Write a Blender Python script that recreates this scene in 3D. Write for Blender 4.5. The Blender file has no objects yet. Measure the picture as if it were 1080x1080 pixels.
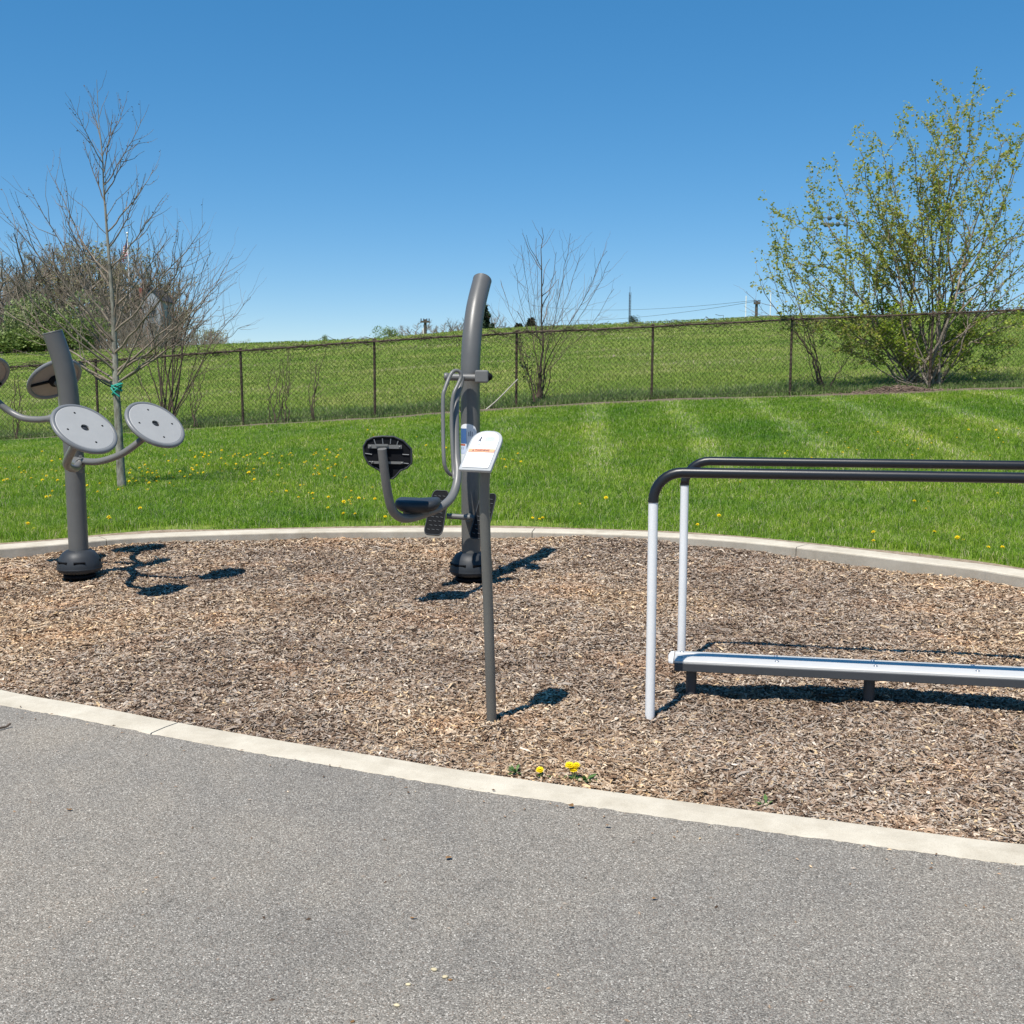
import bpy, math, random
import numpy as np
from mathutils import Vector, Matrix, noise as mnoise

scene = bpy.context.scene
COL = scene.collection
R = math.radians

# ------------------------------------------------------------------ camera
EYE = 1.40
FPX = 1130.0                                  # focal length in units of the 1080 px wide picture
PITCH = math.atan(140.0 / FPX)
cam_d = bpy.data.cameras.new("camera")
cam = bpy.data.objects.new("camera", cam_d)
COL.objects.link(cam)
cam.location = (0, 0, EYE)
cam.rotation_euler = (math.pi / 2 - PITCH, 0, 0)
cam_d.sensor_width = 36.0
cam_d.lens = 36.0 * FPX / 1080.0
cam_d.clip_start = 0.05
cam_d.clip_end = 3000
scene.camera = cam

# ------------------------------------------------------------------ sun and sky
SUN_TO = Vector((0.25, 0.465, -1.0)).normalized()      # the way the light travels
sun_el = math.asin(-SUN_TO.z)
sun_az = math.atan2(-SUN_TO.x, -SUN_TO.y)            # from +Y towards +X
sl = bpy.data.lights.new("sun", 'SUN')
sl.energy = 4.6
sl.angle = R(0.53)
sl.color = (1.0, 0.955, 0.885)
so = bpy.data.objects.new("sun", sl)
COL.objects.link(so)
so.rotation_euler = SUN_TO.to_track_quat('-Z', 'Y').to_euler()
so.location = (-5, -10, 20)
world = bpy.data.worlds.new("World")
scene.world = world
world.use_nodes = True
wt = world.node_tree
wt.nodes.clear()
sky = wt.nodes.new('ShaderNodeTexSky')
sky.sky_type = 'NISHITA'
sky.sun_disc = False
sky.sun_elevation = sun_el
sky.sun_rotation = sun_az % (2 * math.pi)
sky.altitude = 200
sky.air_density = 0.7
sky.dust_density = 0.0
sky.ozone_density = 5.0
bg = wt.nodes.new('ShaderNodeBackground')
bg.inputs['Strength'].default_value = 0.12
wo = wt.nodes.new('ShaderNodeOutputWorld')
sgm = wt.nodes.new('ShaderNodeGamma')
sgm.inputs[1].default_value = 0.6
shs = wt.nodes.new('ShaderNodeHueSaturation')          # grade of the whole sky: clean deep spring blue
shs.inputs['Hue'].default_value = 0.498
shs.inputs['Saturation'].default_value = 1.63
shs.inputs['Value'].default_value = 1.64
wt.links.new(sky.outputs[0], sgm.inputs[0])
wt.links.new(sgm.outputs[0], shs.inputs['Color'])
wt.links.new(shs.outputs[0], bg.inputs[0])
wt.links.new(bg.outputs[0], wo.inputs[0])
scene.view_settings.view_transform = 'Standard'
scene.view_settings.look = 'None'
scene.view_settings.gamma = 1
scene.view_settings.use_curve_mapping = False
scene.view_settings.exposure = 0.42
scene.cycles.max_bounces = 6
scene.cycles.transparent_max_bounces = 8

# ------------------------------------------------------------------ helpers: points
cP, sP = math.cos(PITCH), math.sin(PITCH)
def ray(px, py):
    dx, dy = (px - 540) / FPX, (540 - py) / FPX
    return Vector((dx, cP + dy * sP, -sP + dy * cP))
def P(px, py, Y):
    d = ray(px, py)
    t = Y / d.y
    return Vector((d.x * t, Y, EYE + d.z * t))
def G(px, py, z=0.0):
    d = ray(px, py)
    t = (z - EYE) / d.z
    return Vector((d.x * t, d.y * t, z))

def lerp(a, b, t): return a + (b - a) * t
def smooth(t):
    t = min(1, max(0, t)); return t * t * (3 - 2 * t)
def interp(x, xs, ys): return float(np.interp(x, xs, ys))

# terrain heights
YF = 23.6
FX = [-14, -6.0, -3.0, 0.1, 3.1, 6.2, 11.3, 16]
FZ = [-0.15, 0.36, 0.53, 0.76, 0.93, 1.02, 1.22, 1.4]
CX = [-60, -33, -16.4, -8.7, -2.5, 7.9, 16, 33.5, 60]
CZ = [2.4, 3.05, 3.72, 4.05, 4.55, 5.05, 5.35, 5.85, 6.3]
def terrain(X, Y):
    """height of the grass (numpy or float)"""
    X = np.asarray(X, float); Y = np.asarray(Y, float)
    zf = np.interp(X * np.minimum(1, YF / np.maximum(Y, 5)) if False else X, FX, FZ)
    s = np.clip((Y - 9.8) / (YF - 9.8), 0, 1)
    near = 0.075 + (zf - 0.075) * (0.55 * s + 0.45 * s * s * (3 - 2 * s))
    Xc = X * 70 / np.maximum(Y, 23.6)
    zc = np.interp(Xc, CX, CZ)
    zf2 = np.interp(X * 23.6 / np.maximum(Y, 23.6), FX, FZ)
    t = np.clip((Y - YF) / (70 - YF), 0, 1)
    mid = zf2 + (zc - zf2) * (1.12 * t - 0.12 * t * t)
    far = zc - np.clip(Y - 70, 0, 130) * 0.03
    z = np.where(Y < YF, near, np.where(Y < 70, mid, far))
    return z
def T(px, py, Y0=9.0, Y1=69):
    """ground point under a pixel on the grass"""
    d = ray(px, py)
    a, b = Y0, Y1
    def f(Y):
        t = Y / d.y
        return EYE + d.z * t - float(terrain(d.x * t, Y))
    Ys = np.linspace(a, b, 160)
    prev = f(a)
    for i in range(1, 160):
        cur = f(Ys[i])
        if prev > 0 and cur <= 0:
            lo, hi = Ys[i - 1], Ys[i]
            for _ in range(20):
                m = (lo + hi) / 2
                if f(m) > 0: lo = m
                else: hi = m
            t = lo / d.y
            return Vector((d.x * t, lo, float(terrain(d.x * t, lo))))
        prev = cur
    return None

def catmull(pts, n=8, closed=False):
    pts = [np.array(p, float) for p in pts]
    out = []
    m = len(pts)
    rng_ = range(m if closed else m - 1)
    for i in rng_:
        if closed:
            p0, p1, p2, p3 = pts[(i - 1) % m], pts[i], pts[(i + 1) % m], pts[(i + 2) % m]
        else:
            p0, p1, p2, p3 = pts[max(i - 1, 0)], pts[i], pts[i + 1], pts[min(i + 2, m - 1)]
        for k in range(n):
            t = k / n
            out.append(0.5 * ((2 * p1) + (-p0 + p2) * t + (2 * p0 - 5 * p1 + 4 * p2 - p3) * t * t + (-p0 + 3 * p1 - 3 * p2 + p3) * t ** 3))
    if not closed: out.append(pts[-1])
    return out

# ------------------------------------------------------------------ helpers: meshes
def link(o, parent=None):
    COL.objects.link(o)
    if parent is not None:
        o.parent = parent
    return o
def origin_of(o):
    while o.parent is not None: o = o.parent
    return Vector(o.location)
def tag(o, label=None, cat=None, group=None, kind=None):
    if label: o['label'] = label
    if cat: o['category'] = cat
    if group: o['group'] = group
    if kind: o['kind'] = kind
    return o
def empty(name, loc, label, cat, group=None):
    o = bpy.data.objects.new(name, None)
    o.empty_display_size = 0.2
    link(o)
    o.location = loc
    return tag(o, label, cat, group)
def fast_mesh(name, V, F, mat, smooth_=False):
    """V (n,3) array, F (m,k) int array"""
    me = bpy.data.meshes.new(name)
    V = np.asarray(V, np.float32); F = np.asarray(F, np.int32)
    m, k = F.shape
    me.vertices.add(len(V)); me.vertices.foreach_set('co', V.ravel())
    me.loops.add(m * k); me.loops.foreach_set('vertex_index', F.ravel())
    me.polygons.add(m)
    me.polygons.foreach_set('loop_start', np.arange(0, m * k, k, dtype=np.int32))
    me.polygons.foreach_set('loop_total', np.full(m, k, np.int32))
    if smooth_: me.polygons.foreach_set('use_smooth', np.ones(m, bool))
    me.update(calc_edges=True)
    me.validate()
    if mat: me.materials.append(mat)
    return me

class MB:
    def __init__(s): s.v = []; s.f = []; s.mi = []; s.sm = []
    def _add(s, vs, fs, mi=0, sm=True):
        b = len(s.v)
        s.v += [tuple(v) for v in vs]
        for f in fs:
            s.f.append(tuple(b + i for i in f)); s.mi.append(mi); s.sm.append(sm)
    def box(s, c, size, rot=None, mi=0):
        c = Vector(c); hx, hy, hz = size[0] / 2, size[1] / 2, size[2] / 2
        M = rot if rot is not None else Matrix.Identity(3)
        vs = [c + M @ Vector((x * hx, y * hy, z * hz)) for x in (-1, 1) for y in (-1, 1) for z in (-1, 1)]
        s._add(vs, [(0, 1, 3, 2), (4, 6, 7, 5), (0, 4, 5, 1), (2, 3, 7, 6), (0, 2, 6, 4), (1, 5, 7, 3)], mi, False)
    def tube(s, pts, r, n=12, caps=True, mi=0, bev=0.0):
        pts = [Vector(p) for p in pts]
        m = len(pts)
        rs = list(r) if hasattr(r, '__len__') else [r] * m
        tang = []
        for i in range(m):
            a = pts[max(i - 1, 0)]; b = pts[min(i + 1, m - 1)]
            t = (b - a)
            tang.append(t.normalized() if t.length > 1e-9 else Vector((0, 0, 1)))
        u = tang[0].orthogonal().normalized()
        vs = []
        if bev and caps:
            pass
        for i in range(m):
            u = (u - tang[i] * u.dot(tang[i]))
            u = u.normalized() if u.length > 1e-6 else tang[i].orthogonal().normalized()
            w = tang[i].cross(u)
            for k in range(n):
                a = 2 * math.pi * k / n
                vs.append(pts[i] + (u * math.cos(a) + w * math.sin(a)) * rs[i])
        fs = []
        for i in range(m - 1):
            for k in range(n):
                k2 = (k + 1) % n
                fs.append((i * n + k, i * n + k2, (i + 1) * n + k2, (i + 1) * n + k))
        s._add(vs, fs, mi, True)
        if caps:
            s._add(vs[:n], [tuple(range(n - 1, -1, -1))], mi, False)
            s._add(vs[-n:], [tuple(range(n))], mi, False)
    def lathe(s, prof, c=(0, 0, 0), axis=(0, 0, 1), n=32, mi=0, smooth_=True):
        c = Vector(c); ax = Vector(axis).normalized()
        u = ax.orthogonal().normalized(); w = ax.cross(u)
        vs = []
        for (r, z) in prof:
            for k in range(n):
                a = 2 * math.pi * k / n
                vs.append(c + ax * z + (u * math.cos(a) + w * math.sin(a)) * max(r, 1e-4))
        fs = []
        for i in range(len(prof) - 1):
            for k in range(n):
                k2 = (k + 1) % n
                fs.append((i * n + k, i * n + k2, (i + 1) * n + k2, (i + 1) * n + k))
        s._add(vs, fs, mi, smooth_)
    def prism(s, outline, off, mi=0):
        """outline: 3D points of one face; off: vector to the other face"""
        n = len(outline); off = Vector(off)
        vs = [Vector(p) for p in outline] + [Vector(p) + off for p in outline]
        fs = [tuple(range(n)), tuple(range(2 * n - 1, n - 1, -1))]
        fs += [((i + 1) % n, i, i + n, (i + 1) % n + n) for i in range(n)]
        s._add(vs, fs, mi, False)
    def sphere(s, c, r, n=12, sc=(1, 1, 1), mi=0):
        c = Vector(c); vs = []; fs = []
        for i in range(n // 2 + 1):
            th = math.pi * i / (n // 2)
            for k in range(n):
                a = 2 * math.pi * k / n
                vs.append(c + Vector((math.sin(th) * math.cos(a) * sc[0], math.sin(th) * math.sin(a) * sc[1], math.cos(th) * sc[2])) * r)
        for i in range(n // 2):
            for k in range(n):
                k2 = (k + 1) % n
                fs.append((i * n + k, (i + 1) * n + k, (i + 1) * n + k2, i * n + k2))
        s._add(vs, fs, mi, True)
    def build(s, name, mats, parent=None, origin=None, bevel=0.0):
        if not isinstance(mats, (list, tuple)): mats = [mats]
        if origin is None:
            origin = origin_of(parent) if parent is not None else Vector((0, 0, 0))
        else: origin = Vector(origin)
        me = bpy.data.meshes.new(name)
        me.from_pydata([tuple(Vector(v) - origin) for v in s.v], [], s.f)
        for m in mats: me.materials.append(m)
        me.polygons.foreach_set('material_index', np.array(s.mi, np.int32))
        me.polygons.foreach_set('use_smooth', np.array(s.sm, bool))
        me.update()
        o = bpy.data.objects.new(name, me)
        link(o, parent)
        if parent is None: o.location = origin
        if bevel > 0:
            b = o.modifiers.new('bevel', 'BEVEL'); b.width = bevel; b.segments = 3; b.limit_method = 'ANGLE'; b.angle_limit = R(35)
            b.harden_normals = False
        return o

def smooth_path(pts, n=8):
    return [Vector(p) for p in catmull([tuple(p) for p in pts], n)]

# many thin tubes at once (branches): list of (pts, radii)
def branch_mesh(name, lines, n, mat, origin):
    V = []; F = []; b = 0
    org = np.array(origin, float)
    ang = np.arange(n) * 2 * math.pi / n
    ca, sa = np.cos(ang)[:, None], np.sin(ang)[:, None]
    for pts, rs in lines:
        pts = np.asarray(pts, float); m = len(pts)
        t = np.gradient(pts, axis=0)
        t /= np.maximum(np.linalg.norm(t, axis=1), 1e-9)[:, None]
        ref = np.array([0.31, 0.87, 0.12]) if abs(t[0][1]) < 0.8 else np.array([0.9, 0.1, 0.3])
        u = np.cross(t, ref); u /= np.linalg.norm(u, axis=1)[:, None]
        w = np.cross(t, u)
        for i in range(m):
            V.append(pts[i] - org + (u[i] * ca + w[i] * sa) * rs[i])
        k = np.arange(n); k2 = (k + 1) % n
        for i in range(m - 1):
            F.append(np.stack([b + i * n + k, b + i * n + k2, b + (i + 1) * n + k2, b + (i + 1) * n + k], 1))
        b += m * n
    return fast_mesh(name, np.concatenate(V), np.concatenate(F), mat, True)

# ------------------------------------------------------------------ materials
def mat_new(name):
    m = bpy.data.materials.new(name); m.use_nodes = True
    nt = m.node_tree
    return m, nt, nt.nodes['Principled BSDF'], nt.links
def ramp(nt, stops, interp_='LINEAR'):
    r = nt.nodes.new('ShaderNodeValToRGB')
    r.color_ramp.interpolation = interp_
    els = r.color_ramp.elements
    while len(els) > 1: els.remove(els[-1])
    els[0].position = stops[0][0]; els[0].color = (*stops[0][1], 1)
    for p, c in stops[1:]:
        e = els.new(p); e.color = (*c, 1)
    return r
def tex_noise(nt, scale, detail=4, rough=0.6, vec=None):
    n = nt.nodes.new('ShaderNodeTexNoise')
    n.inputs['Scale'].default_value = scale; n.inputs['Detail'].default_value = detail; n.inputs['Roughness'].default_value = rough
    if vec is not None: nt.links.new(vec, n.inputs['Vector'])
    return n
def mix_rgb(nt, fac, a, b, mode='MIX'):
    m = nt.nodes.new('ShaderNodeMix'); m.data_type = 'RGBA'; m.blend_type = mode
    if isinstance(fac, (int, float)): m.inputs[0].default_value = fac
    else: nt.links.new(fac, m.inputs[0])
    for sock, v in ((m.inputs[6], a), (m.inputs[7], b)):
        if isinstance(v, tuple): sock.default_value = (*v, 1)
        else: nt.links.new(v, sock)
    return m.outputs[2]
def bump(nt, height, strength, dist=0.01):
    b = nt.nodes.new('ShaderNodeBump'); b.inputs['Strength'].default_value = strength; b.inputs['Distance'].default_value = dist
    nt.links.new(height, b.inputs['Height']); return b.outputs[0]
def geo_pos(nt):
    g = nt.nodes.new('ShaderNodeNewGeometry'); return g.outputs['Position']
def mat_paint(name, col, rough=0.45, spec=0.4, var=0.08, metal=0.0, bscale=900, bstr=0.08, coat=0.0):
    m, nt, p, L = mat_new(name)
    pos = geo_pos(nt)
    n1 = tex_noise(nt, 6, 5, 0.65, pos)
    c = tuple(x * (1 - var) for x in col); d = tuple(min(1, x * (1 + var)) for x in col)
    r = ramp(nt, [(0.3, c), (0.7, d)]); L.new(n1.outputs[0], r.inputs[0])
    nd = tex_noise(nt, 55, 7, 0.8, pos)
    rd = ramp(nt, [(0.60, (1, 1, 1)), (0.72, (1.25, 1.22, 1.18))]); L.new(nd.outputs[0], rd.inputs[0])
    cc = mix_rgb(nt, 0.8, r.outputs[0], rd.outputs[0], 'MULTIPLY')
    L.new(cc, p.inputs['Base Color'])
    n2 = tex_noise(nt, 14, 6, 0.7, pos)
    rr = nt.nodes.new('ShaderNodeMapRange'); rr.inputs['To Min'].default_value = rough * 0.8; rr.inputs['To Max'].default_value = min(1, rough * 1.25)
    L.new(n2.outputs[0], rr.inputs[0]); L.new(rr.outputs[0], p.inputs['Roughness'])
    n3 = tex_noise(nt, bscale, 2, 0.5, pos)
    L.new(bump(nt, n3.outputs[0], bstr, 0.002), p.inputs['Normal'])
    p.inputs['Metallic'].default_value = metal
    p.inputs['Specular IOR Level'].default_value = spec
    p.inputs['Coat Weight'].default_value = coat
    return m

M = {}
M['pole_grey'] = mat_paint('pole_grey', (0.108, 0.106, 0.100), 0.38, 0.5)
M['arm_grey'] = mat_paint('arm_grey', (0.150, 0.147, 0.138), 0.38, 0.5)
M['sign_grey'] = mat_paint('sign_grey', (0.128, 0.125, 0.112), 0.4, 0.5)
M['dome_black'] = mat_paint('dome_black', (0.028, 0.031, 0.035), 0.5, 0.35, 0.25)
M['rubber'] = mat_paint('black_rubber', (0.007, 0.0075, 0.009), 0.7, 0.12, 0.2)
M['black_tube'] = mat_paint('black_powder_coat', (0.008, 0.009, 0.012), 0.35, 0.5, 0.1)
M['white_tube'] = mat_paint('white_powder_coat', (0.74, 0.74, 0.73), 0.4, 0.5, 0.03)
M['disc_face'] = mat_paint('disc_face', (0.355, 0.35, 0.335), 0.5, 0.4, 0.05)
M['disc_back'] = mat_paint('disc_back', (0.30, 0.26, 0.225), 0.7, 0.2, 0.1)
M['ring_grey'] = mat_paint('ring_grey', (0.165, 0.168, 0.168), 0.4, 0.5)
M['frame_pale'] = mat_paint('sign_frame', (0.36, 0.37, 0.37), 0.4, 0.5)
M['steel'] = mat_paint('bolt_steel', (0.55, 0.55, 0.55), 0.35, 0.5, 0.1, 0.8)
M['alu'] = mat_paint('bench_aluminium', (0.56, 0.55, 0.52), 0.45, 0.5, 0.05, 0.1)
M['bench_frame'] = mat_paint('bench_frame', (0.05, 0.053, 0.057), 0.45, 0.4)
M['sign_white'] = mat_paint('sign_white', (0.80, 0.80, 0.80), 0.35, 0.5, 0.01)
M['sign_orange'] = mat_paint('sign_orange', (0.85, 0.36, 0.20), 0.4, 0.4, 0.02)
M['sign_blue'] = mat_paint('sign_blue', (0.05, 0.12, 0.28), 0.4, 0.4, 0.1)
M['print_pale'] = mat_paint('print_pale_blue', (0.55, 0.62, 0.75), 0.4, 0.3, 0.02)
M['print_grey'] = mat_paint('print_grey', (0.40, 0.40, 0.42), 0.4, 0.3, 0.02)
M['print_dark'] = mat_paint('print_dark', (0.06, 0.07, 0.10), 0.4, 0.3, 0.02)
M['sign_red'] = mat_paint('sign_red', (0.45, 0.10, 0.04), 0.4, 0.3, 0.05)
M['tie_green'] = mat_paint('tie_green', (0.02, 0.30, 0.22), 0.5, 0.4, 0.15)
M['flag_red'] = mat_paint('flag_red', (0.42, 0.05, 0.06), 0.8, 0.1, 0.1)
M['flag_white'] = mat_paint('flag_white', (0.7, 0.7, 0.7), 0.8, 0.1, 0.05)
M['flag_blue'] = mat_paint('flag_blue', (0.03, 0.05, 0.15), 0.8, 0.1, 0.1)
M['wall_pale'] = mat_paint('wall_pale_grey', (0.32, 0.35, 0.38), 0.8, 0.2, 0.1)
M['roof_dark'] = mat_paint('roof_dark', (0.05, 0.05, 0.055), 0.8, 0.2, 0.2)
M['brick_red'] = mat_paint('brick_red', (0.28, 0.07, 0.05), 0.85, 0.1, 0.25)
M['glass_dark'] = mat_paint('window_glass', (0.015, 0.018, 0.02), 0.1, 0.5, 0.1)
M['brick_old'] = mat_paint('brick_old', (0.22, 0.085, 0.065), 0.85, 0.1, 0.25)
M['wood_pole'] = mat_paint('weathered_wood_pole', (0.10, 0.085, 0.07), 0.9, 0.1, 0.3)
M['far_steel'] = mat_paint('tower_steel', (0.10, 0.12, 0.15), 0.5, 0.3, 0.2)
M['lamp_case'] = mat_paint('lamp_case', (0.09, 0.12, 0.13), 0.4, 0.4, 0.2)
M['goal_white'] = mat_paint('goal_white', (0.8, 0.8, 0.8), 0.5, 0.3, 0.03)

def mat_rust():
    m, nt, p, L = mat_new('rusted_fence_steel'); pos = geo_pos(nt)
    n = tex_noise(nt, 9, 6, 0.75, pos)
    r = ramp(nt, [(0.3, (0.025, 0.017, 0.012)), (0.5, (0.07, 0.042, 0.026)), (0.62, (0.10, 0.075, 0.055)), (0.72, (0.30, 0.29, 0.27))])
    L.new(n.outputs[0], r.inputs[0]); L.new(r.outputs[0], p.inputs['Base Color'])
    p.inputs['Roughness'].default_value = 0.8
    L.new(bump(nt, n.outputs[0], 0.4, 0.01), p.inputs['Normal'])
    return m
M['rust'] = mat_rust()
M['wire'] = mat_paint('dark_fence_wire', (0.045, 0.038, 0.028), 0.7, 0.3, 0.3)

def mat_bark(name, a, b, scale=14):
    m, nt, p, L = mat_new(name); pos = geo_pos(nt)
    mp = nt.nodes.new('ShaderNodeMapping'); mp.inputs['Scale'].default_value = (1, 1, 0.35); L.new(pos, mp.inputs[0])
    n = tex_noise(nt, scale, 6, 0.7, mp.outputs[0])
    r = ramp(nt, [(0.32, a), (0.68, b)]); L.new(n.outputs[0], r.inputs[0])
    L.new(r.outputs[0], p.inputs['Base Color']); p.inputs['Roughness'].default_value = 0.85
    p.inputs['Specular IOR Level'].default_value = 0.2
    L.new(bump(nt, n.outputs[0], 0.6, 0.01), p.inputs['Normal'])
    return m
M['bark_young'] = mat_bark('bark_young_tree', (0.11, 0.095, 0.075), (0.34, 0.33, 0.27), 22)
M['twig_young'] = mat_bark('twig_young_tree', (0.10, 0.075, 0.055), (0.30, 0.25, 0.19), 5)
M['bark_grey'] = mat_bark('bark_grey', (0.09, 0.075, 0.06), (0.33, 0.28, 0.23), 12)
M['twig_brown'] = mat_bark('twig_brown', (0.12, 0.085, 0.065), (0.32, 0.23, 0.18), 4)
M['bark_dark'] = mat_bark('bark_dark', (0.05, 0.038, 0.03), (0.15, 0.11, 0.08), 8)
M['bark_far'] = mat_bark('bark_far', (0.11, 0.09, 0.07), (0.24, 0.20, 0.16), 1.5)
M['twig_far'] = mat_bark('twig_far', (0.15, 0.12, 0.092), (0.36, 0.30, 0.235), 0.7)

def mat_leaf(name, stops, trans=0.35, rough=0.6):
    m = bpy.data.materials.new(name); m.use_nodes = True; nt = m.node_tree; nt.nodes.clear(); L = nt.links
    g = nt.nodes.new('ShaderNodeNewGeometry')
    r = ramp(nt, stops); L.new(g.outputs['Random Per Island'], r.inputs[0])
    d = nt.nodes.new('ShaderNodeBsdfPrincipled'); L.new(r.outputs[0], d.inputs['Base Color']); d.inputs['Roughness'].default_value = rough
    d.inputs['Specular IOR Level'].default_value = 0.3
    t = nt.nodes.new('ShaderNodeBsdfTranslucent'); L.new(r.outputs[0], t.inputs['Color'])
    mx = nt.nodes.new('ShaderNodeMixShader'); mx.inputs[0].default_value = trans
    L.new(d.outputs[0], mx.inputs[1]); L.new(t.outputs[0], mx.inputs[2])
    o = nt.nodes.new('ShaderNodeOutputMaterial'); L.new(mx.outputs[0], o.inputs[0])
    return m
M['bud_leaf'] = mat_leaf('budding_leaves', [(0, (0.20, 0.245, 0.035)), (0.4, (0.34, 0.385, 0.065)), (0.75, (0.50, 0.52, 0.12)), (1, (0.46, 0.36, 0.14))], 0.5)
M['base_leaf'] = mat_leaf('bright_base_leaves', [(0, (0.18, 0.27, 0.02)), (0.6, (0.34, 0.44, 0.04)), (1, (0.48, 0.54, 0.09))], 0.45)
M['far_leaf_olive'] = mat_leaf('far_leaf_olive', [(0, (0.20, 0.20, 0.09)), (1, (0.40, 0.38, 0.19))])
M['far_leaf_green'] = mat_leaf('far_leaf_green', [(0, (0.09, 0.14, 0.03)), (0.5, (0.18, 0.26, 0.06)), (1, (0.32, 0.38, 0.13))])
M['far_leaf_pale'] = mat_leaf('far_leaf_pale', [(0, (0.14, 0.18, 0.06)), (0.5, (0.25, 0.30, 0.11)), (1, (0.38, 0.42, 0.20))])
M['conifer'] = mat_leaf('conifer_needles', [(0, (0.012, 0.025, 0.014)), (1, (0.035, 0.06, 0.03))], 0.1)
M['weed_leaf'] = mat_leaf('weed_leaf', [(0, (0.06, 0.14, 0.03)), (1, (0.16, 0.28, 0.08))])
M['petal'] = mat_leaf('dandelion_petal', [(0, (0.80, 0.55, 0.0)), (1, (0.90, 0.72, 0.01))], 0.2)
M['stem_green'] = mat_leaf('dandelion_stem', [(0, (0.10, 0.16, 0.05)), (1, (0.18, 0.22, 0.08))], 0.2)

def mat_asphalt():
    m, nt, p, L = mat_new('asphalt'); pos = geo_pos(nt)
    v = nt.nodes.new('ShaderNodeTexVoronoi'); v.inputs['Scale'].default_value = 310; L.new(pos, v.inputs['Vector'])
    sep = nt.nodes.new('ShaderNodeSeparateColor'); L.new(v.outputs['Color'], sep.inputs[0])
    r = ramp(nt, [(0.0, (0.105, 0.094, 0.079)), (0.25, (0.200, 0.181, 0.153)), (0.55, (0.265, 0.240, 0.205)), (0.82, (0.340, 0.309, 0.264)), (0.95, (0.46, 0.42, 0.36)), (1.0, (0.68, 0.63, 0.55))])
    L.new(sep.outputs[0], r.inputs[0])
    # warm stones now and then
    r2 = ramp(nt, [(0.90, (0, 0, 0)), (0.95, (1, 1, 1))]); L.new(sep.outputs[1], r2.inputs[0])
    c = mix_rgb(nt, r2.outputs[0], r.outputs[0], (0.25, 0.20, 0.16))
    n1 = tex_noise(nt, 300, 4, 0.8, pos)
    r3 = ramp(nt, [(0.32, (0.55, 0.55, 0.55)), (0.52, (1.0, 1.0, 1.0)), (0.68, (1.25, 1.25, 1.25))]); L.new(n1.outputs[0], r3.inputs[0])
    c = mix_rgb(nt, 1.0, c, r3.outputs[0], 'MULTIPLY')
    n2 = tex_noise(nt, 0.9, 5, 0.62, pos)
    r4 = ramp(nt, [(0.28, (0.78, 0.78, 0.79)), (0.45, (0.96, 0.96, 0.96)), (0.60, (1.08, 1.06, 1.03)), (0.72, (1.18, 1.14, 1.08))]); L.new(n2.outputs[0], r4.inputs[0])
    c = mix_rgb(nt, 1.0, c, r4.outputs[0], 'MULTIPLY')
    n5 = tex_noise(nt, 7, 6, 0.7, pos)
    r5 = ramp(nt, [(0.28, (0.80, 0.80, 0.80)), (0.42, (1.0, 1.0, 1.0)), (0.75, (1.06, 1.05, 1.03))]); L.new(n5.outputs[0], r5.inputs[0])
    c = mix_rgb(nt, 1.0, c, r5.outputs[0], 'MULTIPLY')
    # pale scuff and rusty specks
    n6 = tex_noise(nt, 3.1, 3, 0.5, pos)
    r6 = ramp(nt, [(0.74, (0, 0, 0)), (0.80, (0.5, 0.5, 0.5))]); L.new(n6.outputs[0], r6.inputs[0])
    c = mix_rgb(nt, r6.outputs[0], c, (0.36, 0.32, 0.27))
    L.new(c, p.inputs['Base Color']); p.inputs['Roughness'].default_value = 0.85
    p.inputs['Specular IOR Level'].default_value = 0.3
    v2 = nt.nodes.new('ShaderNodeTexVoronoi'); v2.inputs['Scale'].default_value = 310; L.new(pos, v2.inputs['Vector'])
    b1 = bump(nt, v2.outputs['Distance'], 0.6, -0.003)
    bb = nt.nodes.new('ShaderNodeBump'); bb.inputs['Strength'].default_value = 0.6; bb.inputs['Distance'].default_value = 0.004
    L.new(n1.outputs[0], bb.inputs['Height']); L.new(b1, bb.inputs['Normal'])
    L.new(bb.outputs[0], p.inputs['Normal'])
    return m
M['asphalt'] = mat_asphalt()

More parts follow.
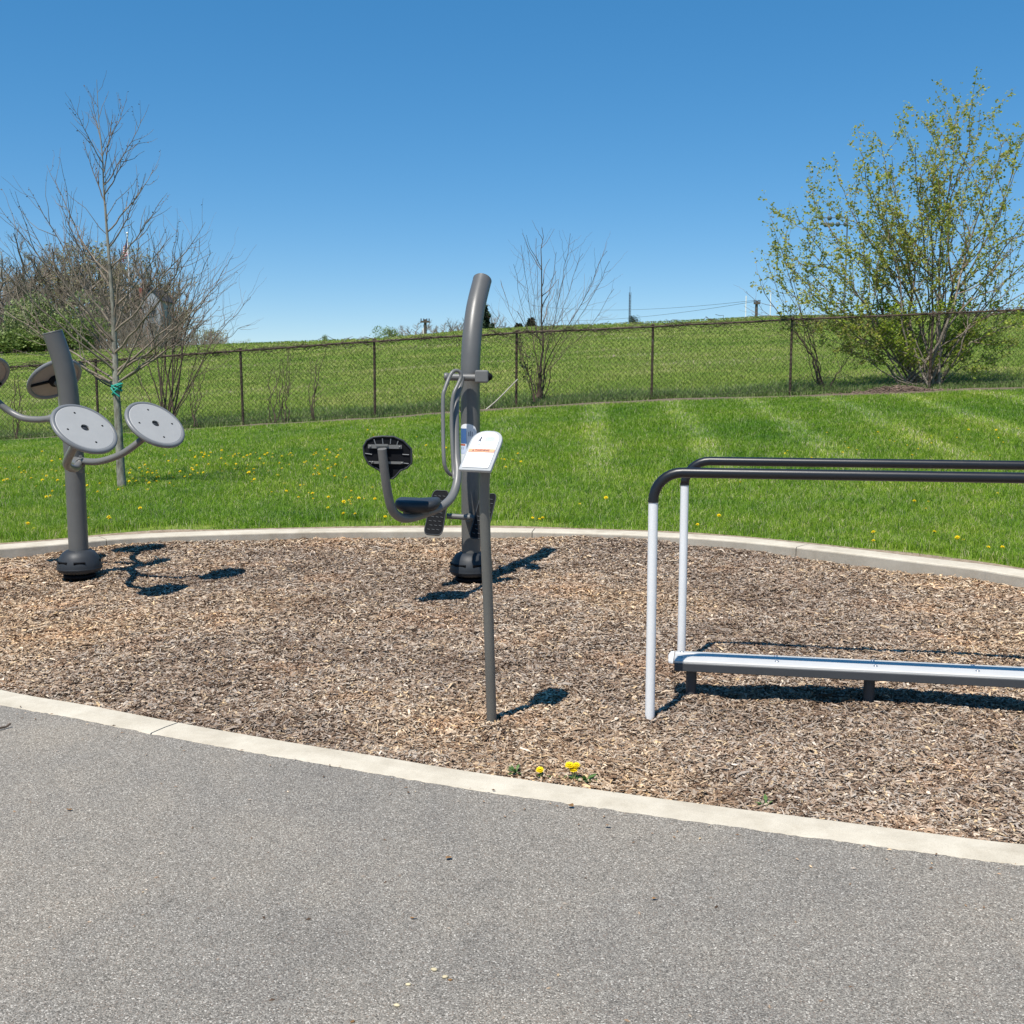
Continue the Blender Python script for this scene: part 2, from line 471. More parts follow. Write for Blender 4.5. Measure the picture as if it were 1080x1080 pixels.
def mat_concrete():
    m, nt, p, L = mat_new('kerb_concrete'); pos = geo_pos(nt)
    n1 = tex_noise(nt, 3, 6, 0.7, pos)
    r1 = ramp(nt, [(0.25, (0.48, 0.425, 0.33)), (0.6, (0.62, 0.56, 0.45)), (0.8, (0.68, 0.62, 0.51))]); L.new(n1.outputs[0], r1.inputs[0])
    n2 = tex_noise(nt, 260, 3, 0.7, pos)
    r2 = ramp(nt, [(0.25, (0.74, 0.74, 0.73)), (0.5, (1, 1, 1)), (0.8, (1.06, 1.06, 1.06))]); L.new(n2.outputs[0], r2.inputs[0])
    c = mix_rgb(nt, 1.0, r1.outputs[0], r2.outputs[0], 'MULTIPLY')
    v = nt.nodes.new('ShaderNodeTexVoronoi'); v.inputs['Scale'].default_value = 45; L.new(pos, v.inputs['Vector'])
    r3 = ramp(nt, [(0.05, (0.55, 0.52, 0.48)), (0.10, (1, 1, 1))]); L.new(v.outputs['Distance'], r3.inputs[0])
    c = mix_rgb(nt, 0.35, c, r3.outputs[0], 'MULTIPLY')
    # side faces tinted darker and greyer than the top
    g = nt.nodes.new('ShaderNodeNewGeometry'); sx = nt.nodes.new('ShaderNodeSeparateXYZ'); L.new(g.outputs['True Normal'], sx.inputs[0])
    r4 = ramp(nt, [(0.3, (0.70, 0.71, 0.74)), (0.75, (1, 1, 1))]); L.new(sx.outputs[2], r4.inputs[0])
    n5 = tex_noise(nt, 9, 5, 0.7, pos)
    r5 = ramp(nt, [(0.3, (0.78, 0.76, 0.73)), (0.6, (1, 1, 1))]); L.new(n5.outputs[0], r5.inputs[0])
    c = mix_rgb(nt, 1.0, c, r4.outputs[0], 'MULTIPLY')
    c = mix_rgb(nt, 0.6, c, r5.outputs[0], 'MULTIPLY')
    n7 = tex_noise(nt, 1.4, 7, 0.72, pos)
    r7 = ramp(nt, [(0.36, (0.80, 0.78, 0.75)), (0.46, (0.97, 0.96, 0.95)), (0.7, (1.03, 1.03, 1.03))]); L.new(n7.outputs[0], r7.inputs[0])
    c = mix_rgb(nt, 0.9, c, r7.outputs[0], 'MULTIPLY')
    n8 = tex_noise(nt, 34, 4, 0.8, pos)
    r8 = ramp(nt, [(0.24, (0.62, 0.60, 0.56)), (0.34, (1, 1, 1))]); L.new(n8.outputs[0], r8.inputs[0])
    c = mix_rgb(nt, 0.8, c, r8.outputs[0], 'MULTIPLY')
    L.new(c, p.inputs['Base Color']); p.inputs['Roughness'].default_value = 0.9
    p.inputs['Specular IOR Level'].default_value = 0.2
    L.new(bump(nt, n2.outputs[0], 0.35, 0.003), p.inputs['Normal'])
    return m
M['concrete'] = mat_concrete()

CHIP = [(0.0, (0.080, 0.053, 0.037)), (0.10, (0.170, 0.116, 0.080)), (0.28, (0.275, 0.199, 0.142)), (0.46, (0.36, 0.272, 0.196)),
        (0.60, (0.42, 0.345, 0.270)), (0.74, (0.37, 0.328, 0.284)), (0.88, (0.50, 0.440, 0.362)), (0.935, (0.60, 0.45, 0.26)), (1.0, (0.74, 0.66, 0.56))]
def mat_chips():
    m, nt, p, L = mat_new('bark_chips'); pos = geo_pos(nt)
    g = nt.nodes.new('ShaderNodeNewGeometry')
    r = ramp(nt, CHIP); L.new(g.outputs['Random Per Island'], r.inputs[0])
    n = tex_noise(nt, 1.1, 5, 0.65, pos)
    rr = ramp(nt, [(0.30, (0.66, 0.60, 0.57)), (0.42, (0.92, 0.88, 0.86)), (0.54, (1.05, 1.02, 1.0)), (0.63, (1.12, 0.98, 0.88)), (0.74, (1.12, 1.10, 1.08))]); L.new(n.outputs[0], rr.inputs[0])
    c = mix_rgb(nt, 1.0, r.outputs[0], rr.outputs[0], 'MULTIPLY')
    n2 = tex_noise(nt, 160, 3, 0.6, pos)
    r2 = ramp(nt, [(0.3, (0.72, 0.70, 0.68)), (0.65, (1.1, 1.1, 1.1))]); L.new(n2.outputs[0], r2.inputs[0])
    c = mix_rgb(nt, 1.0, c, r2.outputs[0], 'MULTIPLY')
    # fine dust and trodden patches at a larger scale
    n4 = tex_noise(nt, 0.42, 4, 0.55, pos)
    r4 = ramp(nt, [(0.34, (0.78, 0.75, 0.73)), (0.48, (1, 1, 1)), (0.62, (1.24, 1.15, 1.0))]); L.new(n4.outputs[0], r4.inputs[0])
    c = mix_rgb(nt, 1.0, c, r4.outputs[0], 'MULTIPLY')
    L.new(c, p.inputs['Base Color']); p.inputs['Roughness'].default_value = 0.9
    p.inputs['Specular IOR Level'].default_value = 0.15
    return m
M['chips'] = mat_chips()
def mat_mulch_bed():
    m, nt, p, L = mat_new('mulch_bed'); pos = geo_pos(nt)
    mp = nt.nodes.new('ShaderNodeMapping'); mp.inputs['Scale'].default_value = (1, 2.4, 1); L.new(pos, mp.inputs[0])
    v = nt.nodes.new('ShaderNodeTexVoronoi'); v.inputs['Scale'].default_value = 42; L.new(mp.outputs[0], v.inputs['Vector'])
    sep = nt.nodes.new('ShaderNodeSeparateColor'); L.new(v.outputs['Color'], sep.inputs[0])
    r = ramp(nt, [(0, (0.04, 0.028, 0.02)), (0.5, (0.15, 0.105, 0.075)), (0.85, (0.26, 0.21, 0.17)), (1, (0.40, 0.33, 0.26))]); L.new(sep.outputs[0], r.inputs[0])
    L.new(r.outputs[0], p.inputs['Base Color']); p.inputs['Roughness'].default_value = 0.95
    L.new(bump(nt, v.outputs['Distance'], 0.8, 0.01), p.inputs['Normal'])
    return m
M['mulch_bed'] = mat_mulch_bed()

def mat_lawn():
    m, nt, p, L = mat_new('grass_ground'); pos = geo_pos(nt)
    n = tex_noise(nt, 0.35, 6, 0.6, pos)
    r = ramp(nt, [(0.30, (0.12, 0.19, 0.03)), (0.5, (0.17, 0.235, 0.04)), (0.66, (0.24, 0.27, 0.07)), (0.78, (0.36, 0.33, 0.14))]); L.new(n.outputs[0], r.inputs[0])
    mp = nt.nodes.new('ShaderNodeMapping'); mp.inputs['Scale'].default_value = (0.45, 1.0, 1); L.new(pos, mp.inputs[0])
    nb = tex_noise(nt, 1.6, 5, 0.7, mp.outputs[0])
    rb = ramp(nt, [(0.3, (0.72, 0.80, 0.7)), (0.55, (1, 1, 1)), (0.75, (1.3, 1.15, 1.3))]); L.new(nb.outputs[0], rb.inputs[0])
    c = mix_rgb(nt, 1.0, r.outputs[0], rb.outputs[0], 'MULTIPLY')
    mp2 = nt.nodes.new('ShaderNodeMapping'); mp2.inputs['Scale'].default_value = (1, 0.4, 1); L.new(pos, mp2.inputs[0])
    n3 = tex_noise(nt, 22, 4, 0.75, mp2.outputs[0])
    r3 = ramp(nt, [(0.3, (0.55, 0.62, 0.5)), (0.6, (1.15, 1.12, 1.1))]); L.new(n3.outputs[0], r3.inputs[0])
    c = mix_rgb(nt, 1.0, c, r3.outputs[0], 'MULTIPLY')
    L.new(c, p.inputs['Base Color']); p.inputs['Roughness'].default_value = 0.9
    p.inputs['Specular IOR Level'].default_value = 0.1
    L.new(bump(nt, n3.outputs[0], 0.7, 0.06), p.inputs['Normal'])
    return m
M['lawn'] = mat_lawn()
def mat_dirt():
    m, nt, p, L = mat_new('bare_soil'); pos = geo_pos(nt)
    n = tex_noise(nt, 18, 6, 0.75, pos)
    r = ramp(nt, [(0.3, (0.05, 0.036, 0.025)), (0.5, (0.14, 0.10, 0.07)), (0.7, (0.30, 0.23, 0.16))]); L.new(n.outputs[0], r.inputs[0])
    L.new(r.outputs[0], p.inputs['Base Color']); p.inputs['Roughness'].default_value = 0.95
    L.new(bump(nt, n.outputs[0], 0.8, 0.03), p.inputs['Normal'])
    return m
M['dirt'] = mat_dirt()
def mat_blades():
    m = bpy.data.materials.new('grass_blades'); m.use_nodes = True; nt = m.node_tree; nt.nodes.clear(); L = nt.links
    g = nt.nodes.new('ShaderNodeNewGeometry')
    r = ramp(nt, [(0, (0.095, 0.185, 0.014)), (0.28, (0.168, 0.305, 0.020)), (0.62, (0.245, 0.405, 0.034)), (0.83, (0.36, 0.49, 0.085)), (0.92, (0.50, 0.51, 0.22)), (1, (0.66, 0.58, 0.38))])
    L.new(g.outputs['Random Per Island'], r.inputs[0])
    n = tex_noise(nt, 0.45, 5, 0.6, g.outputs['Position'])
    rr = ramp(nt, [(0.3, (0.66, 0.80, 0.80)), (0.5, (1, 1, 1)), (0.7, (1.28, 1.13, 1.1))]); L.new(n.outputs[0], rr.inputs[0])
    c = mix_rgb(nt, 1.0, r.outputs[0], rr.outputs[0], 'MULTIPLY')
    nq = tex_noise(nt, 2.8, 4, 0.65, g.outputs['Position'])
    rq = ramp(nt, [(0.30, (0.74, 0.84, 0.85)), (0.5, (1, 1, 1)), (0.68, (1.22, 1.12, 1.25)), (0.80, (1.45, 1.18, 1.6))]); L.new(nq.outputs[0], rq.inputs[0])
    c = mix_rgb(nt, 1.0, c, rq.outputs[0], 'MULTIPLY')
    # mown lanes: bent blades' paler sheen painted into the colour, diagonally up the lawn
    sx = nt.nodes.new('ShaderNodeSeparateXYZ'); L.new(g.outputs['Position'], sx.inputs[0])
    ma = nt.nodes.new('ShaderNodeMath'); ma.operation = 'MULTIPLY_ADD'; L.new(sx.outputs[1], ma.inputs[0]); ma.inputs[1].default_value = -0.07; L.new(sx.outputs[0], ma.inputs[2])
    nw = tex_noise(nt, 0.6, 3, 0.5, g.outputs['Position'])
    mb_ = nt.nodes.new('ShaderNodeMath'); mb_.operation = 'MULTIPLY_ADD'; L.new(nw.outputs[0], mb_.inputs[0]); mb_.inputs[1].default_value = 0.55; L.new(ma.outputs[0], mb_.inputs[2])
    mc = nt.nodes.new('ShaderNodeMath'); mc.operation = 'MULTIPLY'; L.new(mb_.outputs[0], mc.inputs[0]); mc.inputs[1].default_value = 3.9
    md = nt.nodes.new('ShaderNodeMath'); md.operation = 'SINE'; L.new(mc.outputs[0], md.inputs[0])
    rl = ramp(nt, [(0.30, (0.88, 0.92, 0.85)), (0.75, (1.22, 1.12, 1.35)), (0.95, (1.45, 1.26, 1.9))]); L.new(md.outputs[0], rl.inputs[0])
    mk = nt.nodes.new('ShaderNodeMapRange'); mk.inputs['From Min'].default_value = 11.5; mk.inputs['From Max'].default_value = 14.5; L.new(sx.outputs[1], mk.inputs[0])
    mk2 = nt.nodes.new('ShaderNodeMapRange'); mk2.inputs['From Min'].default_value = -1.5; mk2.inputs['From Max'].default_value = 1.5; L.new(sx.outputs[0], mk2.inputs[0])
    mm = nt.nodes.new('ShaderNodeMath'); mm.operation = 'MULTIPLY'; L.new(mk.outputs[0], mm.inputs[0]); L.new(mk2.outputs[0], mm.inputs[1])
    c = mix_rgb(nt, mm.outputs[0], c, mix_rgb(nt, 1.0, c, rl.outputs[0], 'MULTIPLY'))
    d = nt.nodes.new('ShaderNodeBsdfPrincipled'); L.new(c, d.inputs['Base Color']); d.inputs['Roughness'].default_value = 0.65
    d.inputs['Specular IOR Level'].default_value = 0.12
    t = nt.nodes.new('ShaderNodeBsdfTranslucent'); L.new(c, t.inputs['Color'])
    mx = nt.nodes.new('ShaderNodeMixShader'); mx.inputs[0].default_value = 0.4
    L.new(d.outputs[0], mx.inputs[1]); L.new(t.outputs[0], mx.inputs[2])
    o = nt.nodes.new('ShaderNodeOutputMaterial'); L.new(mx.outputs[0], o.inputs[0])
    return m
M['blades'] = mat_blades()

# ------------------------------------------------------------------ kerb ring, mulch pit, asphalt, lawn
# inner edge of the kerb's top, all round (x, y, top width, top height)
ZF_, ZB_ = 0.022, 0.085
ring = []
for px, py in [(0, 726), (100, 744), (200, 763), (300, 780.5), (400, 796.5), (500, 813), (620, 830), (760, 849), (870, 863), (980, 877), (1080, 889)]:
    g_ = G(px, py, ZF_); ring.append((g_.x, g_.y, 0.168, ZF_))
ring += [(2.35, 2.86, 0.17, 0.022), (3.4, 2.95, 0.18, 0.03), (4.35, 3.5, 0.2, 0.045), (4.75, 4.5, 0.24, 0.06), (4.45, 5.75, 0.28, 0.075)]
for px, py in [(1080, 608), (1030, 600), (980, 594), (870, 580.5), (775, 570.5), (700, 565.5), (640, 563), (540, 560.5), (430, 560), (300, 561.5), (150, 566.5), (70, 573), (0, 578.5)]:
    g_ = G(px, py, ZB_); ring.append((g_.x, g_.y, 0.30, ZB_))
ring += [(-4.9, 7.85, 0.28, 0.075), (-5.35, 7.1, 0.24, 0.06), (-5.0, 6.35, 0.2, 0.04), (-4.0, 5.68, 0.17, 0.026), (-3.1, 5.2, 0.168, 0.022)]
RING = np.array(catmull(ring, 10, True))
nR = len(RING)
tg = np.roll(RING[:, :2], -1, 0) - np.roll(RING[:, :2], 1, 0)
tg /= np.linalg.norm(tg, axis=1)[:, None]
OUTN = np.stack([tg[:, 1], -tg[:, 0]], 1)          # ring runs anticlockwise seen from above: outward is to the right
INNER = RING[:, :2]
OUTER = INNER + OUTN * RING[:, 2:3]
MIDC = INNER + OUTN * RING[:, 2:3] * 0.8

def kerb():
    rnd = random.Random(5)
    secs = []
    for i in range(nR):
        w, zt = RING[i, 2], RING[i, 3]
        e = 0.012
        prof = [(0, -0.16), (0.0, zt - e), (0.004, zt - 0.004), (e, zt), (w * 0.5, zt + 0.002), (w - e, zt), (w, zt - e), (w, -0.16)]
        j1 = mnoise.noise((i * 0.21, 3.3, 0)) * 0.002
        secs.append([(INNER[i, 0] + OUTN[i, 0] * (d + j1), INNER[i, 1] + OUTN[i, 1] * (d + j1), z) for d, z in prof])
    k = len(secs[0])
    # joints: the ring is cast in lengths, a few millimetres of dark gap between them
    mb = MB()
    joint_at = []
    def near(px, py, z):
        g_ = G(px, py, z); d = (INNER[:, 0] - g_.x) ** 2 + (INNER[:, 1] - g_.y) ** 2
        return int(np.argmin(d))
    joints = {near(188, 761, ZF_), near(846, 860, ZF_) + 60 if False else near(1060, 886, ZF_) + 25, near(112, 569, ZB_), near(560, 560, ZB_), near(840, 577, ZB_)}
    idx = list(range(nR))
    js = sorted(j % nR for j in joints)
    for a, b in zip(js, js[1:] + [js[0] + nR]):
        seq = [secs[q % nR] for q in range(a, b + 1)]
        seq = [list(s_) for s_ in seq]
        def pull(s0, s1, amt):
            out = []
            for p, q in zip(s0, s1):
                v = Vector(q) - Vector(p); v = v.normalized() * amt if v.length > 0 else v
                out.append(tuple(Vector(p) + v))
            return out
        seq[0] = pull(seq[0], seq[1], 0.0035)
        seq[-1] = pull(seq[-1], seq[-2], 0.0035)
        vs = [p for s_ in seq for p in s_]
        fs = []
        for i in range(len(seq) - 1):
            for t in range(k - 1):
                fs.append((i * k + t, i * k + t + 1, (i + 1) * k + t + 1, (i + 1) * k + t))
        fs.append(tuple(range(k))); fs.append(tuple((len(seq) - 1) * k + t for t in range(k - 1, -1, -1)))
        mb._add(vs, fs, 0, False)
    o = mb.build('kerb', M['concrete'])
    tag(o, 'pale concrete kerb ringing the wood chip exercise pit', 'kerb', kind='structure')
kerb()

def inside(X, Y, poly):
    X = np.asarray(X); Y = np.asarray(Y)
    res = np.zeros(X.shape, bool)
    n = len(poly); j = n - 1
    for i in range(n):
        xi, yi = poly[i]; xj, yj = poly[j]
        c = ((yi > Y) != (yj > Y)) & (X < (xj - xi) * (Y - yi) / (yj - yi + 1e-12) + xi)
        res ^= c; j = i
    return res
def dist_poly(X, Y, poly):
    d = np.full(X.shape, 1e9)
    for (a, b) in poly[::2]:
        d = np.minimum(d, (X - a) ** 2 + (Y - b) ** 2)
    return np.sqrt(d)

rs = np.random.RandomState(11)
# a cheap value noise for height fields
def vnoise(X, Y, s, seed=0):
    X = np.asarray(X) * s; Y = np.asarray(Y) * s
    xi = np.floor(X).astype(int); yi = np.floor(Y).astype(int)
    xf = X - xi; yf = Y - yi
    def h(a, b):
        n = (a * 374761393 + b * 668265263 + seed * 1274126177) & 0x7fffffff
        n = ((n ^ (n >> 13)) * 1274126177) & 0x7fffffff
        return ((n ^ (n >> 16)) & 0xffff) / 65535.0
    u = xf * xf * (3 - 2 * xf); v = yf * yf * (3 - 2 * yf)
    return (h(xi, yi) * (1 - u) + h(xi + 1, yi) * u) * (1 - v) + (h(xi, yi + 1) * (1 - u) + h(xi + 1, yi + 1) * u) * v
BACK = G(540, 560, ZB_).y
FEET = [(G(519, 763).x, G(519, 763).y, 0.06, 0.012), (G(685.3, 757).x, G(685.3, 757).y, 0.06, 0.014), (G(718.3, 704).x, G(718.3, 704).y, 0.06, 0.012),
        (G(728.8, 730).x, G(728.8, 730).y, 0.07, 0.012), (G(916, 740).x, G(916, 740).y, 0.07, 0.014), (G(497, 613).x, G(497, 613).y, 0.2, 0.014), (G(84.5, 610).x, G(84.5, 610).y, 0.2, 0.014)]
def mulch_z(X, Y):
    z = (vnoise(X, Y, 1.2, 1) - 0.5) * 0.022 + (vnoise(X, Y, 3.5, 2) - 0.5) * 0.016 + (vnoise(X, Y, 11, 3) - 0.5) * 0.012 + (vnoise(X, Y, 30, 4) - 0.5) * 0.007
    # heaped up against the back kerb in places
    heap = np.clip((vnoise(X + 3, Y, 0.75, 8) - 0.30) * 2.2, 0, 1)
    dback = np.clip(1 - np.abs(BACK - 0.15 - Y) / 0.9, 0, 1)
    z = z + 0.045 * heap * dback
    # worn hollows round the equipment
    for cx, cy, rr, dd in ((0.95, 4.55, 0.5, 0.02), (-0.3, 7.1, 0.6, 0.015), (-3.0, 7.2, 0.6, 0.01)):
        z = z - dd * np.exp(-((X - cx) ** 2 + (Y - cy) ** 2) / rr ** 2)
    # chips banked up or scuffed away at the foot of each post
    for cx, cy, rr, dd in FEET:
        q = np.sqrt((X - cx) ** 2 + (Y - cy) ** 2)
        z = z + dd * np.exp(-((q - rr) / (rr * 0.55)) ** 2)
    # kicked ridges and pockets
    z = z + 0.010 * np.clip(vnoise(X, Y, 2.1, 14) - 0.55, 0, 1) * 3 - 0.012 * np.clip(0.32 - vnoise(X, Y, 2.6, 15), 0, 1) * 3
    return z - 0.004

def grid_mesh(name, X, Y, Z, keep, mat, smooth_=True):
    ny, nx = X.shape
    V = np.stack([X, Y, Z], -1).reshape(-1, 3)
    i = np.arange(ny * nx).reshape(ny, nx)
    F = np.stack([i[:-1, :-1], i[:-1, 1:], i[1:, 1:], i[1:, :-1]], -1).reshape(-1, 4)
    if keep is not None:
        k = keep.reshape(-1)
        F = F[k[F].all(1)]
        used = np.unique(F); mp = np.full(len(V), -1); mp[used] = np.arange(len(used))
        V = V[used]; F = mp[F]
    return fast_mesh(name, V, F, mat, smooth_)

def mulch():
    gx = np.arange(-5.6, 5.2, 0.04); gy = np.arange(2.6, 9.9, 0.04)
    X, Y = np.meshgrid(gx, gy)
    mid = (INNER + OUTN * 0.05)
    keep = inside(X, Y, mid.tolist())
    Z = mulch_z(X, Y)
    me = grid_mesh('mulch_bed', X, Y, Z, keep, M['mulch_bed'])
    o = bpy.data.objects.new('mulch_bed', me); link(o)
    tag(o, 'brown wood chip mulch filling the kerbed exercise pit', 'mulch', kind='structure')
    # loose chips
    N = 480000
    D = 3.1 + (9.7 - 3.1) * rs.rand(N * 2) ** 1.15
    A = (rs.rand(N * 2) * 2 - 1) * 0.56
    X = D * A; Y = D
    k = inside(X, Y, (INNER - OUTN * 0.006).tolist()); X = X[k][:N]; Y = Y[k][:N]
    n = len(X)
    Lc = np.clip(rs.lognormal(math.log(0.0185), 0.55, n), 0.007, 0.07) * (1 + 0.05 * (Y - 4))
    W = np.clip(rs.lognormal(math.log(0.0056), 0.42, n), 0.003, 0.016) * (1 + 0.06 * (Y - 4))
    a = rs.rand(n) * 2 * math.pi
    tl = rs.normal(0, 0.22, n); rl = rs.normal(0, 0.4, n)
    ux = np.stack([np.cos(a) * np.cos(tl), np.sin(a) * np.cos(tl), np.sin(tl)], 1)
    s_ = np.stack([-np.sin(a), np.cos(a), np.zeros(n)], 1)
    up = np.cross(ux, s_)
    vx = s_ * np.cos(rl)[:, None] + up * np.sin(rl)[:, None]
    c = np.stack([X, Y, mulch_z(X, Y) + 0.002 + rs.rand(n) * 0.011], 1)
    nrm = np.cross(ux, vx)
    hl = ux * (Lc / 2)[:, None]; hw = vx * (W / 2)[:, None]
    t1 = (0.5 + 0.5 * rs.rand(n))[:, None]; t2 = (0.4 + 0.6 * rs.rand(n))[:, None]
    bend = nrm * (rs.normal(0, 0.10, n) * Lc)[:, None]
    V = np.stack([c - hl - hw * t1, c - hl + hw * t2, c + hw + bend, c + hl + hw * t2, c + hl - hw * t1, c - hw + bend], 1).reshape(-1, 3)
    b = (np.arange(n) * 6)[:, None]
    F = np.concatenate([b + np.array([[0, 5, 2, 1]]), b + np.array([[5, 4, 3, 2]])], 0)
    me = fast_mesh('wood_chips', V, F, M['chips'])
    o = bpy.data.objects.new('wood_chips', me); link(o)
    tag(o, 'loose brown, grey and tan wood chips covering the pit', 'wood chips', kind='stuff')
mulch()

def asphalt():
    # the front run of the kerb, from far left to far right
    i0 = int(np.argmin((INNER[:, 0] + 5.35) ** 2 + (INNER[:, 1] - 7.1) ** 2))
    i1 = int(np.argmin((INNER[:, 0] - 4.75) ** 2 + (INNER[:, 1] - 4.5) ** 2))
    if i1 < i0: i1 += nR
    pts = []
    for q in range(i0, i1 + 1):
        a = q % nR; b = (q + 1) % nR
        for s_ in range(12):
            t = s_ / 12
            o_ = OUTER[a] * (1 - t) + OUTER[b] * t; nn = OUTN[a]
            j = (vnoise(o_[0] + 50, o_[1] + 50, 14, 5) - 0.5) * 0.007 + (vnoise(o_[0] + 50, o_[1] + 50, 50, 6) - 0.5) * 0.009 + (vnoise(o_[0] + 50, o_[1] + 50, 3, 9) - 0.5) * 0.006
            pts.append((o_[0] - nn[0] * (0.004 + j), o_[1] - nn[1] * (0.004 + j)))
    z = 0.026
    n = len(pts)
    V = [(x, y, z - 0.002) for x, y in pts] + [(x, min(y, 9) - 0.0, z) for x, y in pts]
    # strip mesh: boundary row then rows sweeping down to the near edge
    rows = [[(x, y, z - 0.004) for x, y in pts]]
    for k in range(1, 9):
        t = (k / 8) ** 1.6
        row = []
        for i, (x, y) in enumerate(pts):
            u = i / (n - 1)
            X1 = lerp(-60, 60, u) if True else x
            Xe = lerp(x, lerp(-14, 14, u), t); Ye = lerp(y, -14, t)
            row.append((Xe, Ye, z))
        rows.append(row)
    V = [p for r_ in rows for p in r_]
    i = np.arange(len(rows) * n).reshape(len(rows), n)
    F = np.stack([i[:-1, :-1], i[1:, :-1], i[1:, 1:], i[:-1, 1:]], -1).reshape(-1, 4)
    me = fast_mesh('asphalt_path', np.array(V), F, M['asphalt'])
    o = bpy.data.objects.new('asphalt_path', me); link(o)
    tag(o, 'speckled grey asphalt path in front of the kerb', 'path', kind='structure')
    # plain sheet further out to both sides and behind the camera, 4 mm lower
    mb = MB()
    mb._add([(-60, -60, z - 0.03), (60, -60, z - 0.03), (60, 4.4, z - 0.03), (4.9, 4.4, z - 0.03), (4.4, 3.2, z - 0.03), (-3.2, 4.4, z - 0.03), (-5.2, 6.6, z - 0.03), (-5.6, 7.1, z - 0.03), (-60, 7.1, z - 0.03)],
            [tuple(range(9))], 0, False)
    o = mb.build('asphalt_ground', M['asphalt'])
    tag(o, 'grey asphalt reaching away to both sides of the pit', 'ground', kind='structure')
asphalt()

# back kerb outer line as a function of X
i0 = int(np.argmin((INNER[:, 0] - 4.75) ** 2 + (INNER[:, 1] - 4.5) ** 2))
i1 = int(np.argmin((INNER[:, 0] + 5.35) ** 2 + (INNER[:, 1] - 7.1) ** 2))
if i1 < i0: i1 += nR
bk = np.array([(INNER[q % nR] + OUTN[q % nR] * RING[q % nR, 2] * 0.8) for q in range(i0, i1 + 1)])[::-1]
bx = np.maximum.accumulate(bk[:, 0] + np.arange(len(bk)) * 1e-7); by = bk[:, 1]
def lawn_edge(X):
    return np.interp(X, np.concatenate([[-60], [bx[0] - 0.1], bx, [bx[-1] + 0.1], [60]]), np.concatenate([[7.1], [7.1], by, [4.5], [4.5]]))

def lawn():
    ux = np.concatenate([np.linspace(-60, -8, 30)[:-1], np.linspace(-8, 8, 321), np.linspace(8, 60, 30)[1:]])
    ts = np.concatenate([np.linspace(0, 0.1, 4)[:-1], 0.1 + np.linspace(0, 1, 130) ** 1.9 * 60, [75, 90, 120, 160, 220, 320, 500, 900, 1500]])
    e = lawn_edge(ux)
    X = np.zeros((len(ts), len(ux))); Y = np.zeros_like(X)
    for i, t in enumerate(ts):
        Y[i] = e + t if t < 10 else e + t
        X[i] = ux * (1 + max(0, t - 3) / 22)
    Z = terrain(X, Y)
    Z = Z + (vnoise(X + 100, Y, 0.8, 21) - 0.5) * 0.05 * np.clip((Y - e) / 2, 0, 1) * (Y < 22) + (vnoise(X + 300, Y, 0.12, 22) - 0.5) * 0.35 * np.clip((Y - 30) / 20, 0, 1) * np.clip((75 - Y) / 12, 0, 1)
    me = grid_mesh('lawn', X, Y, Z, None, M['lawn'])
    o = bpy.data.objects.new('lawn', me); link(o)
    tag(o, 'green mown lawn rising to a grassy hill', 'lawn', kind='structure')
lawn()

def lawn_z(X, Y):
    e = lawn_edge(X)
    return terrain(X, Y) + (vnoise(X + 100, Y, 0.8, 21) - 0.5) * 0.05 * np.clip((Y - e) / 2, 0, 1) * (Y < 22)

def blades(name, X, Y, H, W, lean, label, cat, mat, seed=3, z0=None):
    r_ = np.random.RandomState(seed)
    n = len(X)
    Z = lawn_z(X, Y) - 0.004 if z0 is None else z0
    a = r_.rand(n) * 2 * math.pi
    wx = np.cos(a) * W / 2; wy = np.sin(a) * W / 2
    la = r_.rand(n) * 2 * math.pi; ll = np.abs(r_.normal(lean, 0.25, n)) * H
    lx = np.cos(la) * ll; ly = np.sin(la) * ll
    b = np.stack([X, Y, Z], 1)
    w = np.stack([wx, wy, 0 * wx], 1)
    m1 = b + np.stack([lx * 0.3, ly * 0.3, H * 0.6], 1)
    tp = b + np.stack([lx, ly, H * (1 - 0.35 * np.clip(ll / H, 0, 1))], 1)
    V = np.stack([b - w, b + w, m1 + w * 0.8, m1 - w * 0.8, tp], 1).reshape(-1, 3)
    q = (np.arange(n) * 5)[:, None]
    F = np.concatenate([q + np.array([[0, 1, 2]]), q + np.array([[0, 2, 3]]), q + np.array([[3, 2, 4]])], 0)
    me = fast_mesh(name, V, F, mat)
    o = bpy.data.objects.new(name, me); link(o)
    tag(o, label, cat, kind='stuff')
    return o

